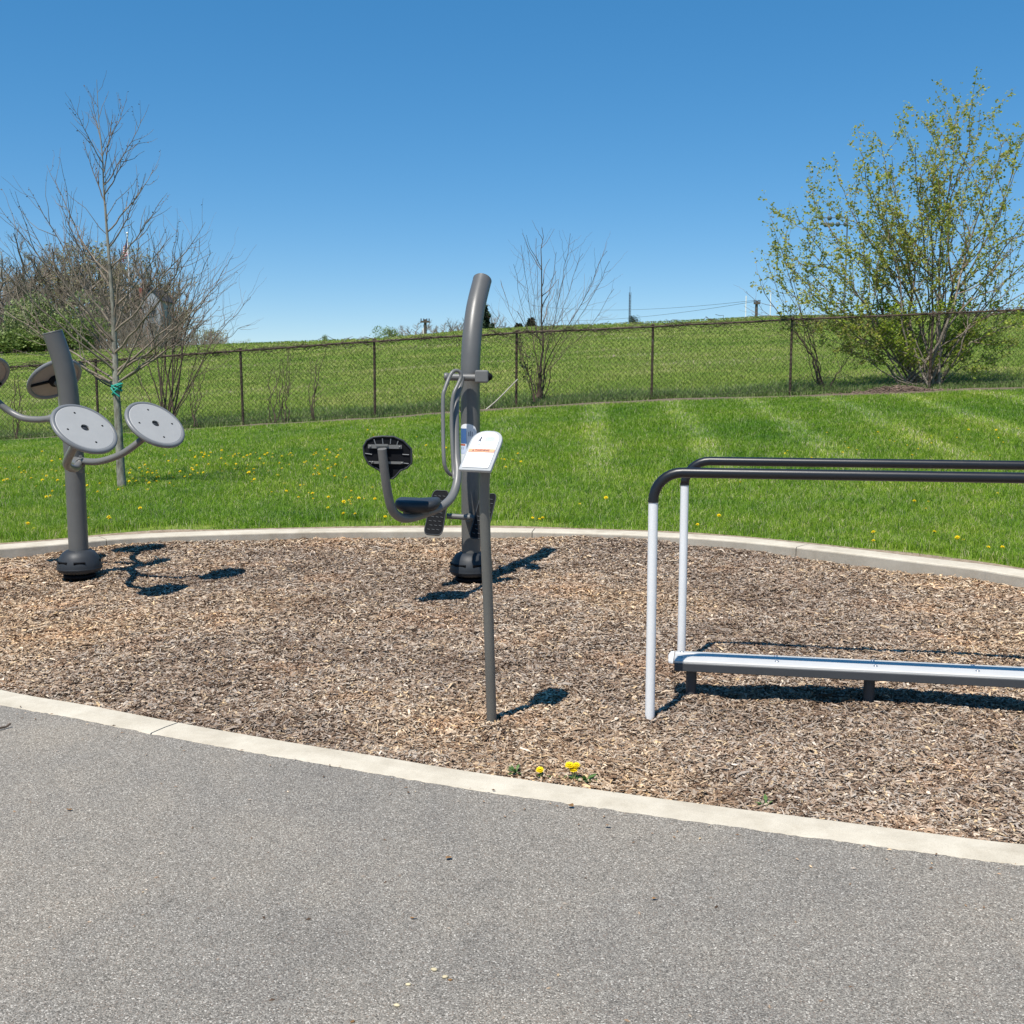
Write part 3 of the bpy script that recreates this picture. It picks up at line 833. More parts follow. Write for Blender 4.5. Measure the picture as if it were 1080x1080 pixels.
def grass():
    r_ = np.random.RandomState(7)
    N = 900000
    # even density in the picture: pick distances with falling density
    D = 5.9 + (22.8 - 5.9) * r_.rand(N) ** 1.25
    A = (r_.rand(N) * 2 - 1) * 0.56
    X = D * A; Y = D
    e = lawn_edge(X)
    d = Y - e
    bare = vnoise(X + 20, Y, 1.3, 31)
    keep = (d > 0.02) & ~((d < 0.16 + 0.42 * bare) & (r_.rand(N) < 0.84) & (bare > 0.46)) & ~((bare > 0.88) & (r_.rand(N) < 0.45)) & (r_.rand(N) < 0.5 + 0.5 * np.clip(d / 0.35, 0, 1))
    X, Y, d = X[keep], Y[keep], d[keep]
    cl = vnoise(X, Y, 2.2, 33)
    H = (0.045 + 0.045 * r_.rand(len(X)) + 0.035 * cl) * np.clip(0.45 + d / 0.9, 0.4, 1.0)
    W = 0.0042 + 0.0004 * (Y - 9).clip(0)
    blades('lawn_grass', X, Y, H, W, 0.5, 'short bright green grass blades of the mown lawn', 'grass', M['blades'])
    # rough growth along the fence and on the field behind it
    N = 60000
    X = (r_.rand(N) * 2 - 1) * 15; Y = 23.25 + np.abs(r_.normal(0, 1.0, N)) + 0.25
    cl = vnoise(X, Y, 0.9, 35)
    k = r_.rand(N) < 0.25 + cl
    X, Y, cl = X[k], Y[k], cl[k]
    H = (0.10 + 0.22 * r_.rand(len(X)) * cl)
    blades('rough_grass', X, Y, H, np.full(len(X), 0.012), 0.45, 'taller rough grass and weeds growing along the fence', 'grass', M['rough'], 5)
    N = 230000
    D = 24.5 + 46 * r_.rand(N) ** 1.6; A = (r_.rand(N) * 2 - 1) * 0.56
    X = D * A; Y = D
    z0 = terrain(X, Y) + (vnoise(X + 300, Y, 0.12, 22) - 0.5) * 0.35 * np.clip((Y - 30) / 20, 0, 1) * np.clip((75 - Y) / 12, 0, 1) - 0.01
    H = 0.05 + 0.06 * r_.rand(N)
    blades('field_grass', X, Y, H, 0.010 + 0.0009 * (Y - 24), 0.8, 'uneven yellow green grass on the hill beyond the fence', 'grass', M['field'], 6, z0)
M['rough'] = mat_leaf('rough_grass', [(0, (0.10, 0.17, 0.04)), (0.6, (0.19, 0.29, 0.07)), (0.85, (0.29, 0.35, 0.13)), (1, (0.42, 0.38, 0.24))], 0.35)
def mat_field():
    m = mat_leaf('field_grass', [(0, (0.115, 0.19, 0.026)), (0.5, (0.180, 0.262, 0.040)), (0.85, (0.26, 0.31, 0.07)), (1, (0.42, 0.385, 0.19))], 0.4, 0.8)
    nt = m.node_tree; L = nt.links
    rp = [n for n in nt.nodes if n.type == 'VALTORGB'][0]
    g = [n for n in nt.nodes if n.type == 'NEW_GEOMETRY'][0]
    mp = nt.nodes.new('ShaderNodeMapping'); mp.inputs['Scale'].default_value = (0.10, 0.42, 0.0); L.new(g.outputs['Position'], mp.inputs[0])
    n = tex_noise(nt, 1.0, 5, 0.6, mp.outputs[0])
    r_ = ramp(nt, [(0.36, (0.78, 0.90, 0.8)), (0.50, (1, 1, 1)), (0.59, (1.38, 1.15, 1.8)), (0.68, (2.0, 1.5, 3.4))]); L.new(n.outputs[0], r_.inputs[0])
    c = mix_rgb(nt, 1.0, rp.outputs[0], r_.outputs[0], 'MULTIPLY')
    for nd in nt.nodes:
        if nd.type == 'BSDF_PRINCIPLED': L.new(c, nd.inputs['Base Color'])
        if nd.type == 'BSDF_TRANSLUCENT': L.new(c, nd.inputs['Color'])
    return m
M['field'] = mat_field()
grass()

def soil_strip():
    # a narrow worn strip of soil along the fence foot
    xs = np.linspace(-15, 15, 600)
    vs = []; fs = []
    for i, x in enumerate(xs):
        w = 0.40 + 0.8 * float(vnoise(x + 40, 0.0, 1.1, 41)) + 0.05 * float(vnoise(x, 5.0, 6, 42))
        y0 = 22.72 + 0.14 * float(vnoise(x, 2.0, 0.8, 43))
        for t in (0, 0.5, 1):
            y = y0 + w * t
            vs.append((x, y, float(lawn_z(np.array(x), np.array(y))) + 0.03 + (0.02 if t == 0.5 else -0.02)))
    for i in range(len(xs) - 1):
        for t in range(2):
            a = i * 3 + t
            fs.append((a, a + 3, a + 4, a + 1))
    mb = MB(); mb._add(vs, fs, 0, True)
    o = mb.build('bare_soil', M['dirt'])
    tag(o, 'narrow strip of bare brown soil along the fence foot', 'soil', kind='structure')
soil_strip()
def soil_edge():
    # trodden soil showing between the back kerb and the grass
    vs = []; fs = []; n = 0
    xs = np.linspace(-5.2, 4.6, 420)
    for i, x in enumerate(xs):
        e = float(lawn_edge(np.array(x))); w = 0.05 + 0.50 * max(0.0, float(vnoise(x + 20, e, 1.3, 31)) - 0.34)
        for t in (0, 0.5, 1):
            y = e - 0.03 + (w + 0.03) * t
            vs.append((x, y, float(lawn_z(np.array(x), np.array(y))) + (0.012, 0.016, 0.002)[(0, 1, 2)[int(t * 2)]]))
    for i in range(len(xs) - 1):
        for t in range(2):
            a = i * 3 + t; fs.append((a, a + 3, a + 4, a + 1))
    mb = MB(); mb._add(vs, fs, 0, True)
    o = mb.build('soil', M['soil_pale'])
    tag(o, 'thin dry soil between the back kerb and the grass', 'soil', kind='structure')
M['soil_pale'] = mat_dirt()
rp_ = [n_ for n_ in M['soil_pale'].node_tree.nodes if n_.type == 'VALTORGB'][0].color_ramp.elements
rp_[0].color = (0.16, 0.11, 0.07, 1); rp_[1].color = (0.34, 0.25, 0.17, 1); rp_[2].color = (0.48, 0.38, 0.28, 1)
soil_edge()

# ------------------------------------------------------------------ chain link fence
FTOP = [(-60, 395), (0, 388), (100, 381), (253, 370), (394, 360), (545, 351), (689, 344.5), (836, 337), (985, 331), (1080, 326.5), (1140, 324)]
FBOT = [(-60, 469), (0, 464), (100, 456), (253, 447), (394, 440), (545, 430), (689, 421), (836, 415.5), (985, 410), (1080, 405), (1140, 402)]
fx = [P(a, b, YF).x for a, b in FTOP]; ftz = [P(a, b, YF).z for a, b in FTOP]
fx2 = [P(a, b, YF).x for a, b in FBOT]; fbz = [P(a, b, YF).z for a, b in FBOT]
def fence():
    base = Vector((0, YF, interp(0, fx2, fbz)))
    root = empty('chain_link_fence', base, 'rusty chain link fence with a brown top rail across the lawn', 'fence')
    xs = np.linspace(fx[0], fx[-1], 60)
    pts = [(x, YF, interp(x, fx, ftz) + 0.012 * mnoise.noise((x * 0.9, 0, 0))) for x in xs]
    mb = MB(); mb.tube(pts, 0.021, 8); mb.build('top_rail', M['rust'], root)
    mb = MB(); mb.tube([(x, YF - 0.02, interp(x, fx2, fbz) + 0.06) for x in xs], 0.004, 4); mb.build('tension_wire', M['wire'], root)
    for px in (-50, 100, 253, 394.5, 545, 689, 836, 985, 1130):
        t_ = P(px, interp(px, [a for a, b in FTOP], [b for a, b in FTOP]), YF)
        x = t_.x
        mb = MB(); zt = interp(x, fx, ftz); zb = interp(x, fx2, fbz)
        lean = 0.012 * math.sin(px)
        mb.tube([(x + lean, YF + 0.045, zb - 0.15), (x, YF + 0.045, zt + 0.03)], 0.028, 10)
        mb.sphere((x, YF + 0.045, zt + 0.04), 0.042, 8, (1, 1, 0.7))
        for q in (0.15, 0.4, 0.65, 0.9):
            mb.tube([(x + lean * (1 - q), YF + 0.045, lerp(zb, zt, q) - 0.008), (x + lean * (1 - q), YF + 0.045, lerp(zb, zt, q) + 0.008)], 0.033, 8)
        mb.build('fence_post', M['rust'], root)
    # dead tendrils wound round the rail
    rv = np.random.RandomState(3); tl = []
    for i in range(520):
        x = fx[0] + (rv.rand() ** 1.25) * (fx[-1] - fx[0]); n_ = 7
        q = np.cumsum(rv.normal(0, 0.03, (n_, 3)) + np.array([rv.choice([-1, 1]) * 0.05, 0, -0.004]), 0)
        q[:, 1] *= 0.5
        z = interp(x, fx, ftz)
        tl.append((q + np.array([x, YF - 0.01, z + 0.01]), np.full(n_, 0.006)))
    me = branch_mesh('dead_tendrils', tl, 3, M['bark_dark'], base)
    o = bpy.data.objects.new('dead_tendrils', me); link(o, root); o['kind'] = 'stuff'
    # woven wire: two sets of slanted wires
    lines = []
    s = 0.105
    x0, x1 = fx[0], fx[-1]
    H = 1.58
    for sg in (1, -1):
        x = x0 - H
        while x < x1 + H:
            a, b = (x, x + sg * H)
            n_ = 5; pts = []
            for i in range(n_ + 1):
                t = i / n_; xx = lerp(a, b, t)
                if xx < x0 or xx > x1: continue
                zb = interp(xx, fx2, fbz) + 0.03; zt = interp(xx, fx, ftz)
                pts.append((xx, YF - 0.012 * sg * (1 if i % 2 else 0.6) - 0.03, lerp(zb, zt, t)))
            if len(pts) > 1: lines.append((pts, [0.0032] * len(pts)))
            x += s
    me = branch_mesh('wire_mesh', lines, 3, M['wire'], base)
    o = bpy.data.objects.new('wire_mesh', me); link(o, root)
fence()

# ------------------------------------------------------------------ fitness equipment
def dome(root, c, slots=True):
    c = Vector(c)
    mb = MB()
    mb.lathe([(0.068, 0.208), (0.085, 0.204), (0.108, 0.190), (0.130, 0.160), (0.144, 0.120), (0.150, 0.088), (0.148, 0.070), (0.138, 0.055), (0.118, 0.046), (0.07, 0.044)], c, n=48)
    mb.lathe([(0.1515, 0.086), (0.154, 0.080), (0.1515, 0.074)], c, n=48)
    o = mb.build('base_cover', M['dome_black'], root)
    for a in (-118, -68, 20, 70, 160, 210):
        ms = MB()
        ca, sa = math.cos(R(a)), math.sin(R(a))
        q = c + Vector((ca * 0.138, sa * 0.138, 0.128))
        rot = Matrix.Rotation(R(a + 90), 3, 'Z') @ Matrix.Rotation(R(25), 3, 'X')
        ms.box(q, (0.075, 0.012, 0.016), rot)
        ms.build('vent_slot', M['rubber'], o)
    mf = MB()
    mf.lathe([(0.0, 0.035), (0.105, 0.035), (0.110, 0.030), (0.110, 0.012), (0.0, 0.012)], c, n=32)
    for k in range(6):
        a = k * math.pi / 3 + 0.3
        mf.tube([c + Vector((math.cos(a) * 0.085, math.sin(a) * 0.085, -0.03)), c + Vector((math.cos(a) * 0.085, math.sin(a) * 0.085, 0.05))], 0.011, 8)
    mf.tube([c + Vector((0, 0, -0.1)), c + Vector((0, 0, 0.05))], 0.05, 16)
    mf.build('base_flange', M['rubber'], root)

def pole(root, pts, r=0.066):
    mb = MB()
    path = smooth_path(pts, 10)
    mb.tube(path, r, 40, caps=False)
    # rounded rim and flat lid
    d = (path[-1] - path[-2]).normalized()
    mb.lathe([(r, 0), (r + 0.0008, 0.001), (r + 0.0008, 0.006), (r - 0.002, 0.009), (0.0, 0.0095)], path[-1], d, 40)
    return mb.build('pole', M['pole_grey'], root)

# --- taiji disc station at the left
base1 = G(84.5, 610, 0.0)
base1 = Vector((base1.x, base1.y, 0.0))
def disc_station():
    b = base1
    root = empty('disc_spinner_station', b, 'dark grey curved pole carrying four tilted round turning discs at the left', 'fitness machine')
    top = P(55.5, 351, b.y - 0.06)
    p73 = P(73.5, 425, b.y - 0.01); p67 = P(67.3, 387, b.y - 0.03)
    pole(root, [(b.x, b.y, 0.02), (b.x, b.y, 0.4), (b.x, b.y, 0.85), p73, p67, top])
    dome(root, b)
    nA = Vector((0.594, -0.39, 0.715)).normalized(); nC = Vector((-0.594, 0.39, 0.715)).normalized()
    def disc(c, n, rz):
        c = Vector(c); u = n.orthogonal().normalized(); w = n.cross(u)
        Rr = 0.205
        mb = MB()
        tor = [c + (u * math.cos(a) + w * math.sin(a)) * (Rr - 0.013) for a in np.linspace(0, 2 * math.pi, 65)[:-1]]
        # ring as lathe of a small circle
        prof = [(Rr - 0.013 + 0.0155 * math.cos(a), 0.0155 * math.sin(a)) for a in np.linspace(0, 2 * math.pi, 13)]
        mb.lathe(prof, c, n, 64)
        d = mb.build('disc_rim', M['ring_grey'], root)
        mf = MB(); mf.lathe([(0.0265, 0.004), (0.0265, 0.0135), (Rr - 0.028, 0.0135), (Rr - 0.022, 0.011), (Rr - 0.022, 0.0)], c, n, 64, smooth_=False)
        f = mf.build('disc_plate', M['disc_face'], d)
        mk = MB(); mk.lathe([(0.0, -0.002), (0.03, -0.002), (0.03, -0.012), (0, -0.012)], c, n, 24, smooth_=False)
        mk.lathe([(0.0, 0.006), (0.012, 0.006), (0.018, 0.002), (0.0262, 0.001)], c, n, 24)
        mk.build('hub', M['dome_black'], d)
        for k in range(4):
            ms = MB()
            a = rz + k * math.pi / 2
            ms.lathe([(0.0, 0.0155), (0.0065, 0.0155), (0.0065, 0.013)], c + (u * math.cos(a) + w * math.sin(a)) * 0.125, n, 10)
            ms.build('screw', M['rubber'], d)
        mbk = MB(); mbk.lathe([(0.0, -0.0025), (Rr - 0.022, -0.0025), (Rr - 0.022, 0.0)], c, n, 64, smooth_=False)
        mbk.build('back_plate', M['disc_back'], d)
        mx = MB()
        for k in range(3):
            a = rz + k * 2 * math.pi / 3
            dv = (u * math.cos(a) + w * math.sin(a))
            Rm = Matrix((dv, n.cross(dv), n)).transposed()
            mx.box(c + dv * 0.095 - n * 0.011, (0.175, 0.016, 0.014), Rm)
        mx.lathe([(0.0, -0.035), (0.045, -0.035), (0.05, -0.004)], c, n, 20)
        mx.build('spokes', M['rubber'], d)
        return c - n * 0.034
    A = P(89, 452.5, b.y - 0.88); B = P(163.5, 448, b.y - 0.36)
    C_ = P(57.5, 400, b.y + 0.55); D_ = P(-21, 398, b.y + 0.12)
    ua = disc(A, nA, 0.35); ub = disc(B, nA, 0.2); uc = disc(C_, nC, 1.0); ud = disc(D_, nC, 0.6)
    hubf = P(84, 489, b.y - 0.24)
    def arm(pts, r=0.023, name='arm'):
        mb = MB(); mb.tube(smooth_path(pts, 8), r, 16); return mb.build(name, M['arm_grey'], root)
    arm([hubf, hubf + Vector((0.03, -0.16, -0.02)), hubf + Vector((0.07, -0.38, 0.03)), ua - nA * 0.10, ua], 0.026)
    arm([hubf + Vector((-0.01, 0.02, 0.02)), P(103, 487, b.y - 0.33), P(126, 480, b.y - 0.36), P(143, 469, b.y - 0.37), ub - nA * 0.03, ub])
    mb = MB(); mb.tube([(b.x, b.y, hubf.z), hubf + (hubf - Vector((b.x, b.y, hubf.z))) * 0.1], 0.034, 20)
    mb.sphere(hubf, 0.038, 16)
    for dz in (0.05, -0.05):
        q = hubf + Vector((0.02, -0.03, dz)); mb.tube([q, q + Vector((0.01, -0.02, 0))], 0.011, 6)
    mb.build('front_bracket', M['arm_grey'], root)
    hubb = P(58, 441.5, b.y + 0.05)
    arm([P(52, 441.5, b.y + 0.08), P(40, 442.5, b.y + 0.1), P(25, 441, b.y + 0.12), P(12, 435, b.y + 0.14), P(0, 426, b.y + 0.13), P(-14, 411, b.y + 0.12), ud])
    arm([Vector((b.x, b.y, hubb.z)), P(66, 441, b.y + 0.2), P(66, 436, b.y + 0.4), uc - nC * 0.06, uc], 0.024)
    mb = MB(); mb.tube([(b.x, b.y, hubb.z), P(56, 441.5, b.y + 0.07)], 0.026, 16); mb.tube([P(52.5, 441.5, b.y + 0.08), P(55.5, 441.5, b.y + 0.075)], 0.030, 16)
    mb.build('rear_bracket', M['arm_grey'], root)
disc_station()

# --- seat machine in the middle
base2 = G(497, 613, 0.0)
def seat_machine():
    b = Vector((base2.x, base2.y, 0))
    root = empty('leg_press_machine', b, 'tall grey curved pole machine with a hanging black seat, backrest and foot pedals', 'fitness machine')
    Yb = b.y
    pl = pole(root, [(b.x, Yb, 0.02), (b.x, Yb, 0.5), (b.x, Yb, 1.0), (b.x, Yb, 1.42), P(497.6, 358, Yb + 0.05), P(501.6, 325, Yb + 0.16), P(508.5, 296, Yb + 0.32)])
    dome(root, b)
    c2 = lambda x, y, Y: P(370 + x / 4.5, 280 + y / 4.5, Y)
    c3 = lambda x, y, Y: P(370 + x / 4.5, 430 + y / 4.5, Y)
    # axle
    Ya = Yb - 0.13
    mb = MB(); mb.tube([c2(452, 529, Ya), c2(640, 534, Ya)], 0.024, 20); ax = mb.build('axle', M['arm_grey'], root)
    mb = MB(); q = c2(622, 527, Ya); mb.box(q, (0.09, 0.11, 0.085)); mb.box(q + Vector((0.0, 0.06, 0)), (0.07, 0.10, 0.07))
    mb.build('axle_block', M['arm_grey'], root, bevel=0.012)
    mb = MB(); q = c2(648, 528, Ya - 0.02); mb.lathe([(0.0, 0.035), (0.018, 0.03), (0.028, 0.012), (0.03, 0.0), (0.0, -0.002)], q, (1, -0.35, 0), 20); mb.build('axle_cap', M['rubber'], root)
    mb = MB(); mb.lathe([(0.0, 0.012), (0.024, 0.010), (0.028, 0.0), (0.026, -0.02), (0, -0.02)], c2(450, 528, Ya), (-1, 0, 0), 20); mb.build('axle_end', M['arm_grey'], root)
    # main swing tube from the axle round under the seat to the backrest
    mp = [c2(528, 530, Ya - 0.02), c2(522, 565, Ya - 0.04), c2(507, 610, Ya - 0.07), c2(499, 660, Ya - 0.10), c2(497, 760, Ya - 0.16), c2(501, 900, Ya - 0.24),
          c3(507, 300, Ya - 0.30), c3(500, 370, Ya - 0.36), c3(475, 430, Ya - 0.44), c3(430, 470, Ya - 0.54), c3(360, 500, Ya - 0.64), c3(290, 522, Ya - 0.74), c3(240, 522, Ya - 0.82), c3(200, 490, Ya - 0.88), c3(178, 420, Ya - 0.92), c3(160, 300, Ya - 0.97), c3(148, 195, Ya - 1.0)]
    path = smooth_path(mp, 8); n = len(path)
    rr = [lerp(0.019, 0.027, smooth(i / (n * 0.42))) for i in range(n)]
    mb = MB(); mb.tube(path, rr, 20); mb.build('swing_arm', M['arm_grey'], root)
    # handle loop
    hp = [c2(492, 992, Ya - 0.28), c2(470, 990, Ya - 0.30), c2(450, 962, Ya - 0.32), c2(441, 910, Ya - 0.32), c2(438, 760, Ya - 0.26), c2(438, 625, Ya - 0.22), c2(447, 585, Ya - 0.20), c2(464, 540, Ya - 0.17),
          c2(481, 508, Ya - 0.15), c2(501, 499, Ya - 0.13), c2(519, 508, Ya - 0.12), c2(523, 530, Ya - 0.12), c2(508, 566, Ya - 0.14), c2(488, 612, Ya - 0.17), c2(479, 680, Ya - 0.19), c2(479, 780, Ya - 0.22), c2(487, 960, Ya - 0.29), c3(492, 340, Ya - 0.34)]
    mb = MB(); mb.tube(smooth_path(hp, 8), 0.0125, 14); mb.build('handle', M['arm_grey'], root)
    # seat
    Ys = Ya - 0.66
    top = [c3(213, 436, Ys), c3(425, 440, Ys + 0.0)]
    cx = (top[0] + top[1]) / 2
    wid = (top[1] - top[0]).length
    mb = MB()
    vs = []
    prof = []
    npt = 28
    for k in range(npt):      # rounded plan outline
        a = 2 * math.pi * k / npt
        e = 0.5
        x = math.copysign(abs(math.cos(a)) ** e, math.cos(a)) * wid / 2
        y = math.copysign(abs(math.sin(a)) ** e, math.sin(a)) * 0.15
        prof.append((x, y))
    layers = [(0.86, 0.0), (0.96, -0.006), (1.0, -0.02), (1.0, -0.035), (0.94, -0.05), (0.80, -0.066)]
    for s_, dz in layers:
        for x, y in prof:
            vs.append(Vector((cx.x + x * s_, cx.y + y * s_, cx.z + dz + 0.01 * (abs(x) / (wid / 2)) ** 2)))
    fs = [tuple(range(npt))]
    for i in range(len(layers) - 1):
        for k in range(npt):
            k2 = (k + 1) % npt; fs.append((i * npt + k, (i + 1) * npt + k, (i + 1) * npt + k2, i * npt + k2))
    fs.append(tuple((len(layers) - 1) * npt + k for k in range(npt - 1, -1, -1)))
    mb._add(vs, fs, 0, True)
    mb.build('seat', M['dome_black'], root)
    mb = MB(); mb.box(cx + Vector((-0.01, 0, -0.075)), (0.16, 0.08, 0.02)); mb.build('seat_bracket', M['arm_grey'], root)
    # backrest shell
    Yr = Ya - 0.95
    ol = [(60, 185), (76, 156), (108, 140), (150, 136), (205, 138), (250, 158), (287, 196), (289, 262), (268, 285), (236, 298), (212, 326), (198, 337), (184, 334), (134, 296), (86, 268), (64, 228)]
    pts = [c3(x, y, Yr) for x, y in ol]
    mb = MB(); mb.prism(pts, (0.006, 0.03, 0)); bk_ = mb.build('backrest', M['rubber'], root, bevel=0.008)
    mb = MB()
    inn = [c3(x, y, Yr) for x, y in ol]; cc = sum(inn, Vector()) / len(inn)
    rim = [p + Vector((0, -0.003, 0)) for p in inn] + [inn[0] + Vector((0, -0.003, 0))]
    mb.tube(rim, 0.006, 8, caps=False); mb.build('backrest_rim', M['dome_black'], bk_)
    mb = MB()
    for (xa, ya, xb, yb_) in ((110, 150, 118, 175), (150, 146, 153, 172), (190, 148, 188, 172), (225, 158, 218, 180), (68, 217, 100, 222), (245, 222, 276, 224), (235, 262, 274, 266), (85, 255, 110, 258)):
        mb = MB(); mb.tube([c3(xa, ya, Yr - 0.004), c3(xb, yb_, Yr - 0.004)], 0.0032, 6)
        mb.build('rib', M['ring_grey'], bk_)
    mb = MB()
    for (xa, ya, xb, yb_) in ((82, 183, 242, 186), (96, 257, 250, 264)):
        p0, p1 = c3(xa, ya, Yr - 0.012), c3(xb, yb_, Yr - 0.012)
        mb.box((p0 + p1) / 2, ((p1 - p0).length, 0.008, 0.022 if ya < 200 else 0.014), Matrix.Rotation(0.02, 3, 'Y'))
    mb.box(c3(148, 178, Yr - 0.02), (0.07, 0.02, 0.012))
    for x, y in ((92, 184), (232, 187), (104, 258), (243, 263)):
        mb.sphere(c3(x, y, Yr - 0.018), 0.007, 8)
    mb.build('backrest_bracket', M['arm_grey'], root)
    # foot bar and pedals
    Yf = Yb - 0.16
    mb = MB(); mb.tube([c3(455, 514, Yf), c3(600, 523, Yf)], 0.019, 16); mb.tube([c3(560, 521, Yf + 0.0), c3(560, 521, Yf + 0.16)], 0.03, 12)
    mb.build('foot_bar', M['arm_grey'], root)
    for corners, Yt, Yc in (([(392, 392), (468, 396), (432, 606), (345, 600)], Yf - 0.02, Yf - 0.16), ([(618, 412), (694, 408), (642, 624), (560, 618)], Yf + 0.0, Yf - 0.12)):
        TL = c3(*corners[0], Yt); TR = c3(*corners[1], Yt); BR = c3(*corners[2], Yc); BL = c3(*corners[3], Yc)
        def uv(u, v): return (TL * (1 - u) + TR * u) * (1 - v) + (BL * (1 - u) + BR * u) * v
        ol2 = []
        for (cu, cv, a0) in ((0.78, 0.13, -90), (0.78, 0.87, 0), (0.22, 0.87, 90), (0.22, 0.13, 180)):
            for k in range(6):
                a = R(a0 + k * 18)
                ol2.append(uv(cu + 0.22 * math.cos(a), cv + 0.13 * math.sin(a)))
        nrm = (TR - TL).cross(BL - TL).normalized()
        if nrm.y < 0: nrm = -nrm
        mb = MB(); mb.prism(ol2, nrm * 0.022); ped = mb.build('pedal', M['rubber'], root, bevel=0.004)
        mb = MB()
        mb.tube(ol2 + [ol2[0]], 0.0042, 6, caps=False)
        mb.build('pedal_rim', M['dome_black'], ped)
        mb = MB()
        for i in range(9):
            for j in range(3):
                u = 0.24 + 0.26 * j + (0.06 if i % 2 else -0.03); v = 0.12 + i * 0.095
                mb.tube([uv(u - 0.08, v) - nrm * 0.001, uv(u + 0.08, v + 0.012) - nrm * 0.001], 0.0036, 5)
        mb.build('tread', M['bench_frame'], ped)
        cen = uv(0.5, 0.5)
        mb = MB(); mb.tube([cen + nrm * 0.015, Vector((cen.x, Yf, c3(500, 517, Yf).z))], 0.016, 10); mb.build('pedal_stalk', M['arm_grey'], root)
    # round topped sticker wrapped on the front of the pole
    def patch(a0, a1, z0, z1, rr_, mat, name, par, dome_top=False, n=14):
        mb = MB(); vs = []; fs = []
        for k in range(n + 1):
            a = lerp(a0, a1, k / n)
            zt = z1
            if dome_top:
                t = (k / n) * 2 - 1; zt = z1 - 0.05 * (1 - math.sqrt(max(0, 1 - t * t)))
            for z in (z0, zt):
                vs.append((b.x + math.cos(R(a)) * rr_, Yb + math.sin(R(a)) * rr_, z))
        for k in range(n): fs.append((2 * k, 2 * k + 2, 2 * k + 3, 2 * k + 1))
        mb._add(vs, fs, 0, True)
        return mb.build(name, mat, par)
    zt = P(497, 447, Yb - 0.066).z; zb = P(497, 492, Yb - 0.066).z
    st = patch(-172, -50, zb, zt, 0.0672, M['sign_white'], 'instruction_sticker', root, True)
    patch(-166, -112, zt - 0.135, zt - 0.032, 0.0678, M['sign_blue'], 'sticker_panel', st)
    patch(-166, -112, zt - 0.205, zt - 0.15, 0.0678, M['print_pale'], 'sticker_panel', st)
    patch(-174, -120, zt - 0.150, zt - 0.138, 0.0680, M['sign_red'], 'sticker_band', st)
    for k, (a, h) in enumerate(((-98, 0.03), (-88, 0.036), (-78, 0.03), (-152, 0.016), (-136, 0.016))):
        patch(a - 1.5, a + 1.5, zt - 0.085 - (0.09 if k > 2 else 0), zt - 0.085 + h - (0.09 if k > 2 else 0), 0.0684, M['print_dark'], 'sticker_print', st, n=2)
seat_machine()

